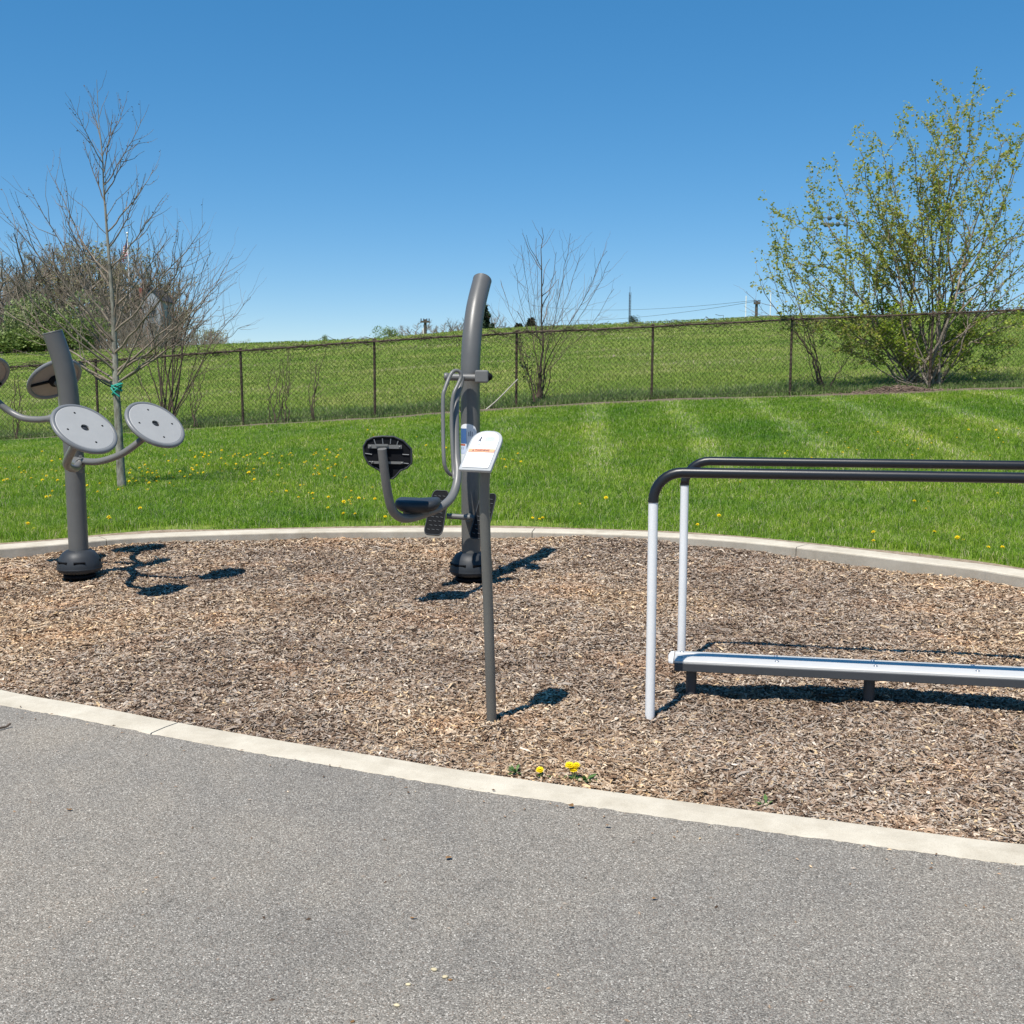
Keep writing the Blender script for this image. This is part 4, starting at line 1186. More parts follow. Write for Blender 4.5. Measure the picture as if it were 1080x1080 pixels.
# --- instruction sign on a slim post
def info_sign():
    b = G(519, 763, 0.0)
    root = empty('instruction_sign', b, 'slim grey post carrying a small tilted white instruction panel', 'sign')
    bl = P(483.2, 495, b.y - 0.20); br = P(517.2, 496.5, b.y - 0.25)
    # panel plane: bottom edge direction and a leaning-back direction
    ex = (br - bl); w = ex.length; ex.normalize()
    tc = P(516.8, 454.0, b.y - 0.08)                    # middle of the top
    bc = (bl + br) / 2
    ey = (tc - bc); ey = (ey - ex * ey.dot(ex)) ; h = ey.length; ey.normalize()
    ey2 = (tc - bc); h = ey2.length; ey = ey2.normalized()
    nz = ex.cross(ey).normalized()
    if nz.y > 0: nz = -nz
    def at(u, v, off=0.0): return bc + ex * (u * w) + ey * (v * h) + nz * off      # u -0.5..0.5, v 0..1
    def outline(m, off):
        pts = [at(-0.5 + m + 0.02, m * w / h * 1.0, off), at(-0.5 + m, m * w / h + 0.02, off)]
        v0 = 0.66
        for k in range(17):
            a = math.pi - math.pi * k / 16
            ca, sa = math.cos(a), max(0.0, math.sin(a))
            pts.append(at((0.5 - m) * math.copysign(abs(ca) ** 0.8, ca), v0 + (1 - v0 - m * w / h) * sa ** 0.8, off))
        pts += [at(0.5 - m, m * w / h + 0.02, off), at(0.5 - m - 0.02, m * w / h, off)]
        return pts
    mb = MB(); mb.prism(outline(0, 0), -nz * 0.014); mb.build('panel_frame', M['frame_pale'], root, bevel=0.003)
    mb = MB(); mb.prism(outline(0.085, 0.0035), -nz * 0.003); face = mb.build('panel_face', M['sign_white'], root)
    def strip(u0, u1, v0, v1, mat, name='print', off=0.0055):
        mb = MB(); mb._add([at(u0, v0, off), at(u1, v0, off), at(u1, v1, off), at(u0, v1, off)], [(0, 1, 2, 3)], 0, False)
        return mb.build(name, mat, face)
    strip(-0.40, 0.41, 0.425, 0.505, M['sign_orange'], 'warning_band')
    mb = MB()
    def q(u0, u1, v0, v1, mi, off=0.0056):
        mb._add([at(u0, v0, off), at(u1, v0, off), at(u1, v1, off), at(u0, v1, off)], [(0, 1, 2, 3)], mi, False)
    for i in range(5): q(-0.02, 0.30 - 0.02 * (i % 2), 0.70 + i * 0.026, 0.71 + i * 0.026, 0)
    q(-0.20, -0.10, 0.605, 0.645, 0); q(-0.03, 0.03, 0.615, 0.635, 0); q(0.08, 0.24, 0.61, 0.63, 0)
    for i in range(7):
        q(-0.36, 0.34 + 0.02 * ((i * 7) % 3), 0.36 - i * 0.045, 0.366 - i * 0.045, 1)
    q(-0.06, 0.20, 0.865, 0.873, 1)
    # small exercising figure
    def ln(pts, r, mi):
        mb.tube([at(u, v, 0.0058) for u, v in pts], r, 5, mi=mi)
    ln([(-0.15, 0.80), (-0.15, 0.81)], 0.0022, 2)
    ln([(-0.155, 0.795), (-0.165, 0.75)], 0.0020, 2); ln([(-0.165, 0.75), (-0.14, 0.72), (-0.15, 0.69)], 0.0014, 2); ln([(-0.165, 0.75), (-0.19, 0.72), (-0.20, 0.69)], 0.0014, 2); ln([(-0.155, 0.785), (-0.12, 0.765)], 0.001, 2)
    mb.build('print', [M['print_pale'], M['print_grey'], M['print_dark']], face)
    # the word on the orange band
    cu = bpy.data.curves.new('warning_text', 'FONT'); cu.body = "WARNING"; cu.size = 0.0125; cu.align_x = 'LEFT'; cu.offset = 0.0002
    to = bpy.data.objects.new('tmp_text', cu); COL.objects.link(to)
    bpy.context.view_layer.update()
    me = bpy.data.meshes.new_from_object(to.evaluated_get(bpy.context.evaluated_depsgraph_get()))
    bpy.data.objects.remove(to)
    Rm = Matrix((ex, ey, nz)).transposed()
    og = at(-0.20, 0.447, 0.0066) - b
    for v in me.vertices: v.co = og + Rm @ Vector((v.co.x, v.co.y, 0))
    me.materials.clear(); me.materials.append(M['print_dark'])
    me.name = 'warning_text'
    o = bpy.data.objects.new('warning_text', me); link(o, face)
    mb = MB(); mb._add([at(-0.28, 0.445, 0.0066), at(-0.22, 0.445, 0.0066), at(-0.25, 0.485, 0.0066)], [(0, 1, 2)], 0, False)
    mb.build('warning_triangle', M['print_dark'], face)
    # post
    mb = MB()
    tpt = at(0.18, 0.42, -0.018)
    p1 = P(510.8, 520, b.y - 0.13)
    path = [Vector((b.x, b.y, -0.05)), Vector((lerp(b.x, p1.x, 0.5), b.y - 0.06, p1.z * 0.5)), p1, tpt]
    mb.tube(smooth_path(path, 6), 0.0205, 24); mb.build('post', M['sign_grey'], root)
info_sign()

# --- parallel bars over a low bench
def parallel_bars():
    b = G(685.3, 757, 0.0)
    bl = P(722, 486.5, 5.2)
    dirv = Vector((math.cos(R(-10.6)), math.sin(R(-10.6)), 0))
    perp = Vector((-dirv.y, dirv.x, 0))
    Lb = 3.4
    H1 = P(720, 498.7, b.y - 0.03).z
    specs = [(b, H1, 529, 0.0198, 685.5), (G(718.3, 704, 0.0), P(745, 485.3, 5.15).z, 511, 0.0198, 719)]
    labels = ['white and black parallel bar nearest the path, bent tube on white posts', 'white and black parallel bar on the lawn side, its post foot behind the bench']
    for (p, h, ysplit, r, px), lab in zip(specs, labels):
        p = Vector((p.x, p.y, 0))
        root = empty('parallel_bar', p, lab, 'parallel bar', 'pair of parallel bars over the bench')
        zs = P(px, ysplit, p.y).z
        rb = 0.115
        def rail(p0, sgn):
            pts = [p0 + Vector((0, 0, zs))]
            pts.append(p0 + Vector((0, 0, h - rb)))
            for k in range(1, 9):
                a = math.pi / 2 * k / 8
                pts.append(p0 + dirv * (rb * (1 - math.cos(a))) * sgn + Vector((0, 0, h - rb + rb * math.sin(a))))
            return pts
        a = rail(p, 1); e = rail(p + dirv * Lb, -1)
        mb = MB(); mb.tube(a + e[::-1], r + 0.0012, 24); mb.build('hand_rail', M['black_tube'], root)
        for q in (p, p + dirv * Lb):
            mb = MB(); mb.tube([q + Vector((0, 0, -0.08)), q + Vector((0, 0, zs + 0.002))], r, 24); mb.build('post', M['white_tube'], root)
            mb = MB(); mb.tube([q + Vector((0, 0, zs - 0.003)), q + Vector((0, 0, zs + 0.006))], r + 0.0022, 24); mb.build('seam_ring', M['black_tube'], root)
    # bench
    zt = 0.168
    s0 = P(708, 690, 4.80)
    leg1 = G(728.8, 730, 0.0); leg2 = G(916, 740, 0.0)
    dd = (leg2 - leg1); step = dd.length; dd.normalize(); pp = Vector((-dd.y, dd.x, 0))
    root = empty('low_bench', leg1, 'long low bench with pale metal top on short grey legs', 'bench')
    start = leg1 - dd * 0.075 + pp * 0.012; Lw = 3.3; Wd = 0.175
    def bp(s_, t, z): return start + dd * s_ + pp * t + Vector((0, 0, z))
    # shaped plank: raised middle with lips
    prof = [(-Wd / 2, zt - 0.016), (-Wd / 2, zt - 0.008), (-Wd / 2 + 0.006, zt - 0.004), (-Wd / 2 + 0.03, zt), (-0.028, zt + 0.002), (-0.024, zt - 0.001), (0.024, zt - 0.001), (0.028, zt + 0.002), (Wd / 2 - 0.03, zt), (Wd / 2 - 0.006, zt - 0.004), (Wd / 2, zt - 0.008), (Wd / 2, zt - 0.016)]
    mb = MB()
    k = len(prof); n = 2
    ss = [0, Lw]
    vs = [bp(s_, t, z) for s_ in ss for t, z in prof]
    fs = [(t, t + k, t + 1 + k, t + 1) for t in range(k - 1)] + [(k - 1, 2 * k - 1, k, 0)]
    fs += [tuple(range(k)), tuple(range(2 * k - 1, k - 1, -1))]
    mb._add(vs, fs, 0, False)
    top = mb.build('bench_top', M['alu'], root)
    mb = MB()
    s_ = 0.0
    pts = [bp(-0.004, -Wd / 2 - 0.004, zt - 0.006), bp(-0.004, Wd / 2 + 0.004, zt - 0.006), bp(-0.022, Wd / 2 - 0.01, zt - 0.006), bp(-0.030, 0.02, zt - 0.006), bp(-0.026, -Wd / 2 + 0.012, zt - 0.006)]
    mb.prism(pts, (0, 0, -0.016)); mb.build('end_cap', M['white_tube'], root, bevel=0.004)
    for d0 in np.arange(0.03, Lw, 0.415):
        for t in (-0.045, 0.045):
            mb = MB(); c = bp(float(d0) + 0.0, t, zt + 0.001)
            mb.lathe([(0.0, 0.005), (0.006, 0.0045), (0.009, 0.002), (0.0095, 0.0)], c, (0, 0, 1), 12)
            mb.build('bolt', M['steel'], root)
    mb = MB()
    c = bp(Lw / 2, -0.003, zt - 0.0345)
    rot = Matrix.Rotation(math.atan2(dd.y, dd.x), 3, 'Z')
    mb.box(c, (Lw, Wd + 0.002, 0.036), rot); mb.build('bench_beam', M['bench_frame'], root, bevel=0.003)
    for i in range(4):
        q = leg1 + dd * step * i
        if (q - start).length > Lw: break
        mb = MB(); mb.tube([q + Vector((0, 0, -0.06)), q + Vector((0, 0, zt - 0.052))], 0.024, 20); mb.build('leg', M['bench_frame'], root)
parallel_bars()

# ------------------------------------------------------------------ trees
def np_(v): return np.array([v[0], v[1], v[2]], float)
def bez(p0, p1, p2, n=10):
    t = np.linspace(0, 1, n)[:, None]
    return (1 - t) ** 2 * p0 + 2 * t * (1 - t) * p1 + t * t * p2
def wobble(pts, amp, r_):
    n = len(pts); w = r_.normal(0, amp, (n, 3)); w[0] = 0
    w = np.cumsum(w, 0); w -= np.linspace(0, 1, n)[:, None] * w[-1] * 0.5
    return pts + w
def sub(line, r_, count, lo, hi, lenf, ang, up, rad, npt=6, amp=0.01, tmin=0.25):
    """side shoots along a line; returns lines"""
    pts, rs_ = line; out = []
    seg = np.linalg.norm(pts[-1] - pts[0])
    for i in range(count):
        t = tmin + (0.97 - tmin) * (i + r_.rand()) / count
        k = t * (len(pts) - 1); a = int(k); f = k - a; a = min(a, len(pts) - 2)
        p = pts[a] * (1 - f) + pts[a + 1] * f
        d = pts[a + 1] - pts[a]; d = d / max(1e-9, np.linalg.norm(d))
        o = r_.normal(0, 1, 3); o -= d * o.dot(d); o /= np.linalg.norm(o)
        an = ang * (0.7 + 0.6 * r_.rand())
        dv = d * math.cos(an) + o * math.sin(an)
        L_ = np.clip(lenf * seg * (1.15 - 0.75 * t), lo, hi) * (0.6 + 0.7 * r_.rand())
        e = p + dv * L_ + np.array([0, 0, up * L_])
        c = p + dv * L_ * 0.5
        l = wobble(bez(p, c, e, npt), amp * L_, r_)
        r0 = min(rad, rs_[a] * 0.75)
        out.append((l, np.linspace(r0, max(r0 * 0.35, 0.0012), npt)))
    return out
def make_branches(name, lines, n, mat, root):
    me = branch_mesh(name, lines, n, mat, root.location)
    o = bpy.data.objects.new(name, me); link(o, root); return o

def leaf_quads(name, pts, size, mat, root, r_, origin=None, flat=0.6):
    n = len(pts)
    d = r_.normal(0, 1, (n, 3)); d[:, 2] *= flat; d /= np.linalg.norm(d, axis=1)[:, None]
    o = r_.normal(0, 1, (n, 3)); s_ = np.cross(d, o); s_ /= np.linalg.norm(s_, axis=1)[:, None]
    L_ = size * (0.5 + 0.9 * r_.rand(n))[:, None]
    p = pts - np.array(root.location if origin is None else origin)
    V = np.stack([p, p + d * L_ * 0.5 + s_ * L_ * 0.32, p + d * L_, p + d * L_ * 0.5 - s_ * L_ * 0.32], 1).reshape(-1, 3)
    F = (np.arange(n) * 4)[:, None] + np.array([[0, 1, 2, 3]])
    me = fast_mesh(name, V, F, mat)
    ob = bpy.data.objects.new(name, me); link(ob, root); return ob

def pts_on(lines, r_, per_m, spread, tmin=0.1):
    out = []
    for pts, rs_ in lines:
        L_ = np.linalg.norm(np.diff(pts, axis=0), axis=1).sum()
        c = r_.poisson(per_m * L_)
        if c == 0: continue
        t = (tmin + (1 - tmin) * r_.rand(c)) * (len(pts) - 1)
        a = np.minimum(t.astype(int), len(pts) - 2); f = (t - a)[:, None]
        out.append(pts[a] * (1 - f) + pts[a + 1] * f + r_.normal(0, spread, (c, 3)))
    return np.concatenate(out)

def young_tree():
    r_ = np.random.RandomState(4)
    b = T(128.5, 516)
    Y = b.y
    root = empty('young_tree', b, 'leafless young tree with a green tie round its grey trunk', 'tree')
    tr = np.array(catmull([np_(P(x, y, Y + dy)) for x, y, dy in ((129, 520, 0), (126.5, 480, 0), (124.5, 440, 0), (122.5, 408, 0), (121, 370, 0.02), (119.5, 330, 0), (116, 285, -0.03), (112.5, 240, 0), (109.5, 200, 0.02), (108, 165, 0), (104, 125, 0), (102, 84, 0))], 6))
    n = len(tr)
    hh = (tr[:, 2] - tr[0, 2]) / (tr[-1, 2] - tr[0, 2])
    rad = np.interp(hh, [0, 0.03, 0.24, 0.5, 0.7, 0.85, 1], [0.060, 0.050, 0.040, 0.022, 0.011, 0.006, 0.002])
    trunk = (tr, rad)
    make_branches('trunk', [trunk], 12, M['bark_young'], root)
    limbs = []
    spec = [(0, 306, 402), (-22, 262, 392), (21, 221, 374), (31, 197, 345), (50, 174, 305), (58, 205, 330), (74, 103, 172), (95, 102, 150), (134, 104, 165), (155, 116, 195), (165, 174, 245), (173, 209, 285),
            (180, 246, 325), (222, 296, 392), (196, 330, 405), (18, 330, 408), (152, 232, 350), (88, 150, 215), (140, 150, 205), (70, 235, 290), (145, 200, 262), (205, 262, 372), (10, 250, 385), (120, 120, 182), (-30, 300, 406), (232, 322, 404), (-8, 210, 360), (214, 236, 350), (240, 290, 398), (62, 300, 380), (168, 300, 398), (42, 262, 360), (128, 265, 340)]
    for i, (tx, ty, sy) in enumerate(spec):
        sx = interp(-sy, [-520, -408, -330, -240, -165, -84], [129, 122.5, 119.5, 112.5, 108, 102])
        s_ = np_(P(sx, sy, Y))
        dep = r_.uniform(-0.8, 0.8) * abs(tx - sx) / FPX * Y
        e = np_(P(tx, ty, Y + dep))
        k_ = 0.55
        c = s_ + (e - s_) * 0.5 + np.array([(e - s_)[0] * 0.07, (e - s_)[1] * 0.07, -0.055 * abs(e[2] - s_[2])])
        L_ = np.linalg.norm(e - s_)
        l = wobble(bez(s_, c, e, 14), 0.007 * L_, r_)
        r0 = np.interp(-sy, [-410, -300, -150], [0.016, 0.012, 0.006])
        limbs.append((l, np.linspace(r0, 0.0018, 14)))
    tw = []
    for l in limbs: tw += sub(l, r_, 10, 0.10, 0.65, 0.36, 0.62, 0.28, 0.005, 6, 0.03)
    tw += sub((tr[30:], rad[30:]), r_, 14, 0.1, 0.5, 0.2, 0.7, 0.2, 0.005, 6, 0.03, 0.2)
    tw2 = []
    for l in tw: tw2 += sub(l, r_, 2, 0.05, 0.22, 0.5, 0.7, 0.2, 0.003, 4, 0.03, 0.3)
    cr = make_branches('crown', limbs + tw, 5, M['twig_young'], root)
    make_branches('twigs', tw2, 3, M['twig_young'], cr)
    # buds
    mb = MB()
    bd = pts_on(tw + limbs, r_, 7, 0.002, 0.3)
    leaf_quads('buds', bd, 0.018, M['bark_dark'], root, r_)
    # green tie
    mb = MB()
    q = P(123.3, 409, Y); 
    for dz, tl in ((0.03, 0.02), (-0.005, -0.03), (-0.03, 0.05)):
        mb.tube([(q.x + math.cos(a) * 0.052, q.y + math.sin(a) * 0.052, q.z + dz + tl * math.cos(a)) for a in np.linspace(0, 2 * math.pi, 17)], 0.011, 8)
    mb.tube([(q.x - 0.05, q.y - 0.05, q.z), (q.x - 0.01, q.y - 0.08, q.z - 0.05), (q.x + 0.045, q.y - 0.06, q.z - 0.10)], 0.010, 8)
    mb.tube([(q.x + 0.02, q.y - 0.06, q.z + 0.02), (q.x + 0.09, q.y - 0.06, q.z + 0.05)], 0.009, 8)
    mb.build('tree_tie', M['tie_green'], root)
    # guy cord from the tie
    mb = MB(); e = P(84, 381, Y + 1.6)
    mb.tube(smooth_path([q, P(113, 406, Y + 0.2), P(100, 397, Y + 0.8), e], 6), 0.009, 6); mb.build('guy_cord', M['rubber'], root)
young_tree()

def px_tree(name, label, basepx, Y, splits, tips, seed, r0, bark, twig, nsub=8, cat='tree', twig_r=0.006, dens=1.0, group=None, leaves=None, base_spread=0.05, ang=0.55, lenf=0.32, tmin=0.3):
    r_ = np.random.RandomState(seed)
    bz = float(terrain(np.array(P(basepx[0], basepx[1], Y).x), np.array(Y)))
    b = P(basepx[0], basepx[1], Y); b.z = bz
    root = empty(name, b, label, cat, group)
    lines = []; tw = []
    for (tx, ty, sx, sy, rr) in tips:
        dep = r_.uniform(-0.9, 0.9) * (abs(tx - basepx[0]) * 0.6 + 25) / FPX * Y
        s0 = np.array([b.x, b.y, bz - 0.05]) + r_.normal(0, base_spread, 3) * np.array([1, 1, 0])
        m_ = np_(P(sx, sy, Y + dep * 0.25)); e = np_(P(tx, ty, Y + dep))
        ctrl = catmull([s0, s0 * 0.45 + m_ * 0.55 + r_.normal(0, base_spread * 0.5, 3), m_, m_ * 0.5 + e * 0.5 + (m_ - s0) * 0.05 + np.array([(e - m_)[0] * 0.08, 0, 0]), e], 5)
        l = wobble(np.array(ctrl), 0.02, r_)
        lines.append((l, np.interp(np.linspace(0, 1, len(l)), [0, 0.3, 0.7, 1], [rr, rr * 0.7, rr * 0.35, 0.004])))
    for l in lines: tw += sub(l, r_, nsub, 0.25, 1.5, lenf, ang, 0.2, 0.014, 7, 0.03, tmin)
    tw2 = []
    for l in tw: tw2 += sub(l, r_, int(4 * dens), 0.15, 0.7, 0.5, 0.6, 0.15, twig_r, 5, 0.03, 0.2)
    tk = make_branches('trunk', lines, 7, bark, root)
    cr = make_branches('crown', tw, 4, twig, root)
    make_branches('twigs', tw2, 3, twig, cr)
    return root, lines, tw, tw2, r_

# bare multi-stemmed tree behind the fence, centre
px_tree('bare_tree', 'leafless fan-shaped tree behind the fence, right of the tall machine pole', (570, 431), 24.3, None,
        [(572, 240, 571, 384, 0.0488), (600, 246, 574, 378, 0.0180), (552, 256, 568, 380, 0.0135), (540, 282, 567, 384, 0.0112), (526, 297, 566, 386, 0.0126), (515, 322, 565, 388, 0.0099), (637, 268, 578, 382, 0.0203), (645, 279, 580, 386, 0.0135),
         (648, 303, 579, 392, 0.0112), (630, 330, 582, 384, 0.0090), (565, 251, 570, 376, 0.0112), (612, 266, 577, 374, 0.0135), (585, 266, 573, 372, 0.0090), (600, 399, 584, 408, 0.0058), (556, 266, 569, 372, 0.0090), (590, 294, 575, 380, 0.0090), (623, 294, 579, 376, 0.0090)],
        9, 0.05, M['bark_dark'], M['twig_brown'], 10, 'tree', 0.0058, 1.0, base_spread=0.008, ang=0.8, lenf=0.34, tmin=0.52)

# bare shrub behind the fence, left
px_tree('bare_shrub', 'tall leafless shrub with many thin stems behind the fence, right of the young tree', (176, 440), 24.3, None,
        [(194, 262, 185, 340, 0.0216), (243, 270, 205, 340, 0.0216), (268, 312, 225, 360, 0.0180), (187, 240, 184, 330, 0.0216), (208, 250, 192, 330, 0.0216), (222, 262, 198, 335, 0.0180), (167, 254, 172, 330, 0.0216), (148, 268, 160, 335, 0.0216), (264, 342, 222, 372, 0.0144),
         (130, 318, 150, 370, 0.0180), (232, 300, 205, 352, 0.0144), (140, 300, 155, 350, 0.0144), (118, 352, 142, 385, 0.0144), (245, 330, 212, 365, 0.0144), (160, 290, 168, 345, 0.0144), (205, 300, 190, 350, 0.0144), (178, 300, 177, 350, 0.0180), (225, 385, 205, 400, 0.0086), (128, 392, 145, 405, 0.0086)],
        15, 0.05, M['bark_dark'], M['twig_brown'], 9, 'shrub', 0.0048, 1.0, ang=0.62, lenf=0.36)

# bare young tree left of the leafing shrub
px_tree('bare_tree', 'small leafless tree behind the fence, left of the budding shrub', (871, 416), 24.2, None,
        [(800, 290, 853, 365, 0.0279), (788, 308, 850, 368, 0.0124), (815, 240, 852, 360, 0.0217), (808, 272, 851, 362, 0.0124), (838, 270, 856, 362, 0.0186), (903, 356, 886, 392, 0.0186), (792, 330, 852, 372, 0.0093), (858, 298, 860, 366, 0.0124), (826, 304, 856, 368, 0.0124), (845, 310, 858, 370, 0.0124), (896, 330, 884, 390, 0.0093)],
        23, 0.05, M['bark_dark'], M['twig_brown'], 8, 'tree', 0.005, 1.0, base_spread=0.008, ang=0.75, tmin=0.5)

def budding():
    tips = [(908, 154, 948, 285, 0.028), (928, 143, 960, 275, 0.028), (856, 204, 922, 300, 0.024), (838, 220, 910, 315, 0.024), (1035, 120, 1004, 262, 0.024), (1003, 116, 992, 250, 0.041), (987, 128, 984, 250, 0.034), (1025, 120, 1000, 240, 0.034), (962, 154, 975, 260, 0.034), (940, 174, 965, 280, 0.034), (918, 192, 955, 290, 0.034), (900, 214, 950, 300, 0.030), (882, 189, 940, 290, 0.027),
            (868, 229, 930, 300, 0.030), (848, 254, 915, 320, 0.027), (822, 248, 900, 330, 0.027), (830, 279, 905, 345, 0.020), (818, 304, 900, 350, 0.017), (1060, 146, 1020, 270, 0.038), (1078, 141, 1030, 270, 0.034), (1105, 186, 1040, 290, 0.030), (1125, 224, 1045, 310, 0.027),
            (1140, 264, 1050, 330, 0.027), (1125, 324, 1050, 350, 0.020), (1042, 176, 1010, 280, 0.027), (975, 194, 980, 300, 0.027), (1010, 214, 995, 300, 0.024), (950, 246, 968, 330, 0.020), (1060, 246, 1025, 330, 0.020), (1090, 304, 1040, 355, 0.020), (925, 256, 955, 330, 0.020),
            (880, 304, 935, 360, 0.017), (1100, 256, 1040, 330, 0.020), (998, 186, 990, 290, 0.020), (890, 364, 940, 385, 0.014), (1070, 364, 1020, 385, 0.014), (812, 262, 892, 350, 0.024), (835, 338, 905, 372, 0.016), (930, 344, 955, 380, 0.014), (1030, 349, 1000, 380, 0.014), (905, 334, 945, 372, 0.014), (1050, 324, 1012, 370, 0.014), (960, 349, 970, 385, 0.014), (1000, 349, 985, 385, 0.014)]
    root, lines, tw, tw2, r_ = px_tree('budding_shrub', 'large many-stemmed shrub with fresh yellow green leaves behind the fence at the right', (976, 413), 24.5, None,
        tips, 31, 0.06, M['bark_grey'], M['twig_brown'], 9, 'shrub', 0.0055, 1.1, base_spread=0.26, ang=0.72, lenf=0.33)
    allp = []
    zb = root.location.z
    p = np.concatenate([pts_on(tw2, r_, 24, 0.02), pts_on(tw, r_, 28, 0.022), pts_on([(l[0][10:], l[1][10:]) for l in lines], r_, 34, 0.03)])
    # clusters along the shoots, thin in the lower right middle
    cl = np.sin(p[:, 0] * 9 + p[:, 2] * 7) * np.sin(p[:, 2] * 11 - p[:, 1] * 8)
    p = p[r_.rand(len(p)) < 0.62 + 0.38 * cl]
    q = p + r_.normal(0, 0.018, p.shape)
    thin = (p[:, 0] > root.location.x + 1.0) & (p[:, 2] < zb + 3.3) & (p[:, 2] > zb + 1.2)
    keep = ~(thin & (r_.rand(len(p)) < 0.7))
    p = p[keep]; q = q[keep]
    print('leaves', len(p))
    leaf_quads('leaves', np.concatenate([p, q]), 0.062, M['bud_leaf'], root, r_)
    low = p[(p[:, 2] < zb + 1.9)]
    low = low[(np.abs(low[:, 0] - root.location.x - 0.15) < 1.3) | (r_.rand(len(low)) < 0.10)]
    low = np.concatenate([low + r_.normal(0, 0.06, low.shape) for _ in range(4)])
    leaf_quads('low_leaves', low, 0.07, M['base_leaf'], root, r_)
budding()

# dead vines hanging on the fence
def vines():
    r_ = np.random.RandomState(8)
    for px, lab in ((289, 'thin dead vine climbing the fence, left of a fence post'), (300, 'forked dead vine climbing the fence under the distant tuft'), (18, 'thin dark dead stem slanting behind the turning discs'), (206, 'tangled dead vine on the fence beside the tall leafless shrub'), (330, 'sparse dead vine on the fence midway between two posts')):
        if lab is None: continue
        x0 = P(px, 445, YF - 0.06).x
        zb = interp(x0, fx2, fbz); zt = interp(x0, fx, ftz)
        b = Vector((x0, YF - 0.07, zb))
        root = empty('dead_vine', b, lab, 'vine', 'dead vines on the fence')
        l = []
        for k in range(4):
            n = 12; t = np.linspace(0, 1, n)
            xs = x0 + np.cumsum(r_.normal(0.006, 0.03, n)); 
            l.append((np.stack([xs, np.full(n, YF - 0.07) + r_.normal(0, 0.01, n), zb + (zt - zb) * t * r_.uniform(0.7, 1.02)], 1), np.linspace(0.011, 0.005, n)))
        l2 = []
        for q in l: l2 += sub(q, r_, 4, 0.1, 0.5, 0.3, 0.8, 0.1, 0.005, 5, 0.04)
        make_branches('stem', l, 5, M['bark_dark'], root)
        make_branches('tendrils', l2, 3, M['twig_brown'], root)
vines()
def vine_creeper():
    r_ = np.random.RandomState(18)
    # dark leafy creeper beside the centre tree and a pale stick leaning on the fence
    x0 = P(556, 420, YF - 0.07).x; zb = interp(x0, fx2, fbz)
    b = Vector((x0, YF - 0.07, zb))
    root = empty('ivy_creeper', b, 'dark leafy creeper hanging on the fence beside the fan-shaped tree', 'creeper')
    l = []
    for k in range(5):
        pts = [np_(P(x + r_.normal(0, 2), y, YF - 0.06)) for x, y in ((562, 424), (560, 408), (556, 392), (551, 375), (548, 356))]
        l.append((np.array(catmull(pts, 3)), np.linspace(0.010, 0.005, 13)))
    l2 = []
    for q in l: l2 += sub(q, r_, 5, 0.1, 0.4, 0.3, 0.8, 0.0, 0.005, 5, 0.04)
    make_branches('stem', l + l2, 4, M['bark_dark'], root)
    leaf_quads('leaves', pts_on(l + l2, r_, 12, 0.02), 0.05, M['conifer'], root, r_)
    mb = MB()
    a = P(510, 434, YF - 0.25); c = P(546, 400, YF - 0.05)
    mb.tube(smooth_path([a, a * 0.6 + c * 0.4 + Vector((0, 0, -0.03)), c], 6), [0.014] * 13, 8)
    o = mb.build('dead_stick', M['sign_white'] if False else M['stick'], origin=a)
    tag(o, 'pale dead stick leaning on the fence beside the tall machine pole', 'stick')
M['stick'] = mat_bark('bleached_stick', (0.3, 0.27, 0.22), (0.5, 0.46, 0.40), 10)
vine_creeper()

# litter heap of dry stems under the budding shrub
def litter():
    r_ = np.random.RandomState(77)
    cx = P(948, 411, 23.4)
    lines = []
    for i in range(420):
        x = r_.normal(-0.25, 0.55); y = r_.normal(0, 0.12)
        X = cx.x + x; Yy = 23.4 + y
        z = float(lawn_z(np.array(X), np.array(Yy))) + 0.02 + 0.14 * math.exp(-(x / 0.6) ** 2) * r_.rand()
        a = r_.rand() * 6.28; L_ = 0.1 + 0.25 * r_.rand()
        d = np.array([math.cos(a), math.sin(a) * 0.5, r_.normal(0, 0.25)]) * L_ / 2
        c = np.array([X, Yy, z]); lines.append((np.array([c - d, c + r_.normal(0, 0.01, 3), c + d]), [0.006, 0.008, 0.005]))
    me = branch_mesh('dry_stem_litter', lines, 4, M['twig_brown'], (cx.x, 23.4, cx.z))
    o = bpy.data.objects.new('dry_stem_litter', me); link(o); o.location = (cx.x, 23.4, cx.z)
    tag(o, 'heap of dry brown stems at the foot of the budding shrub', 'litter', kind='stuff')
litter()

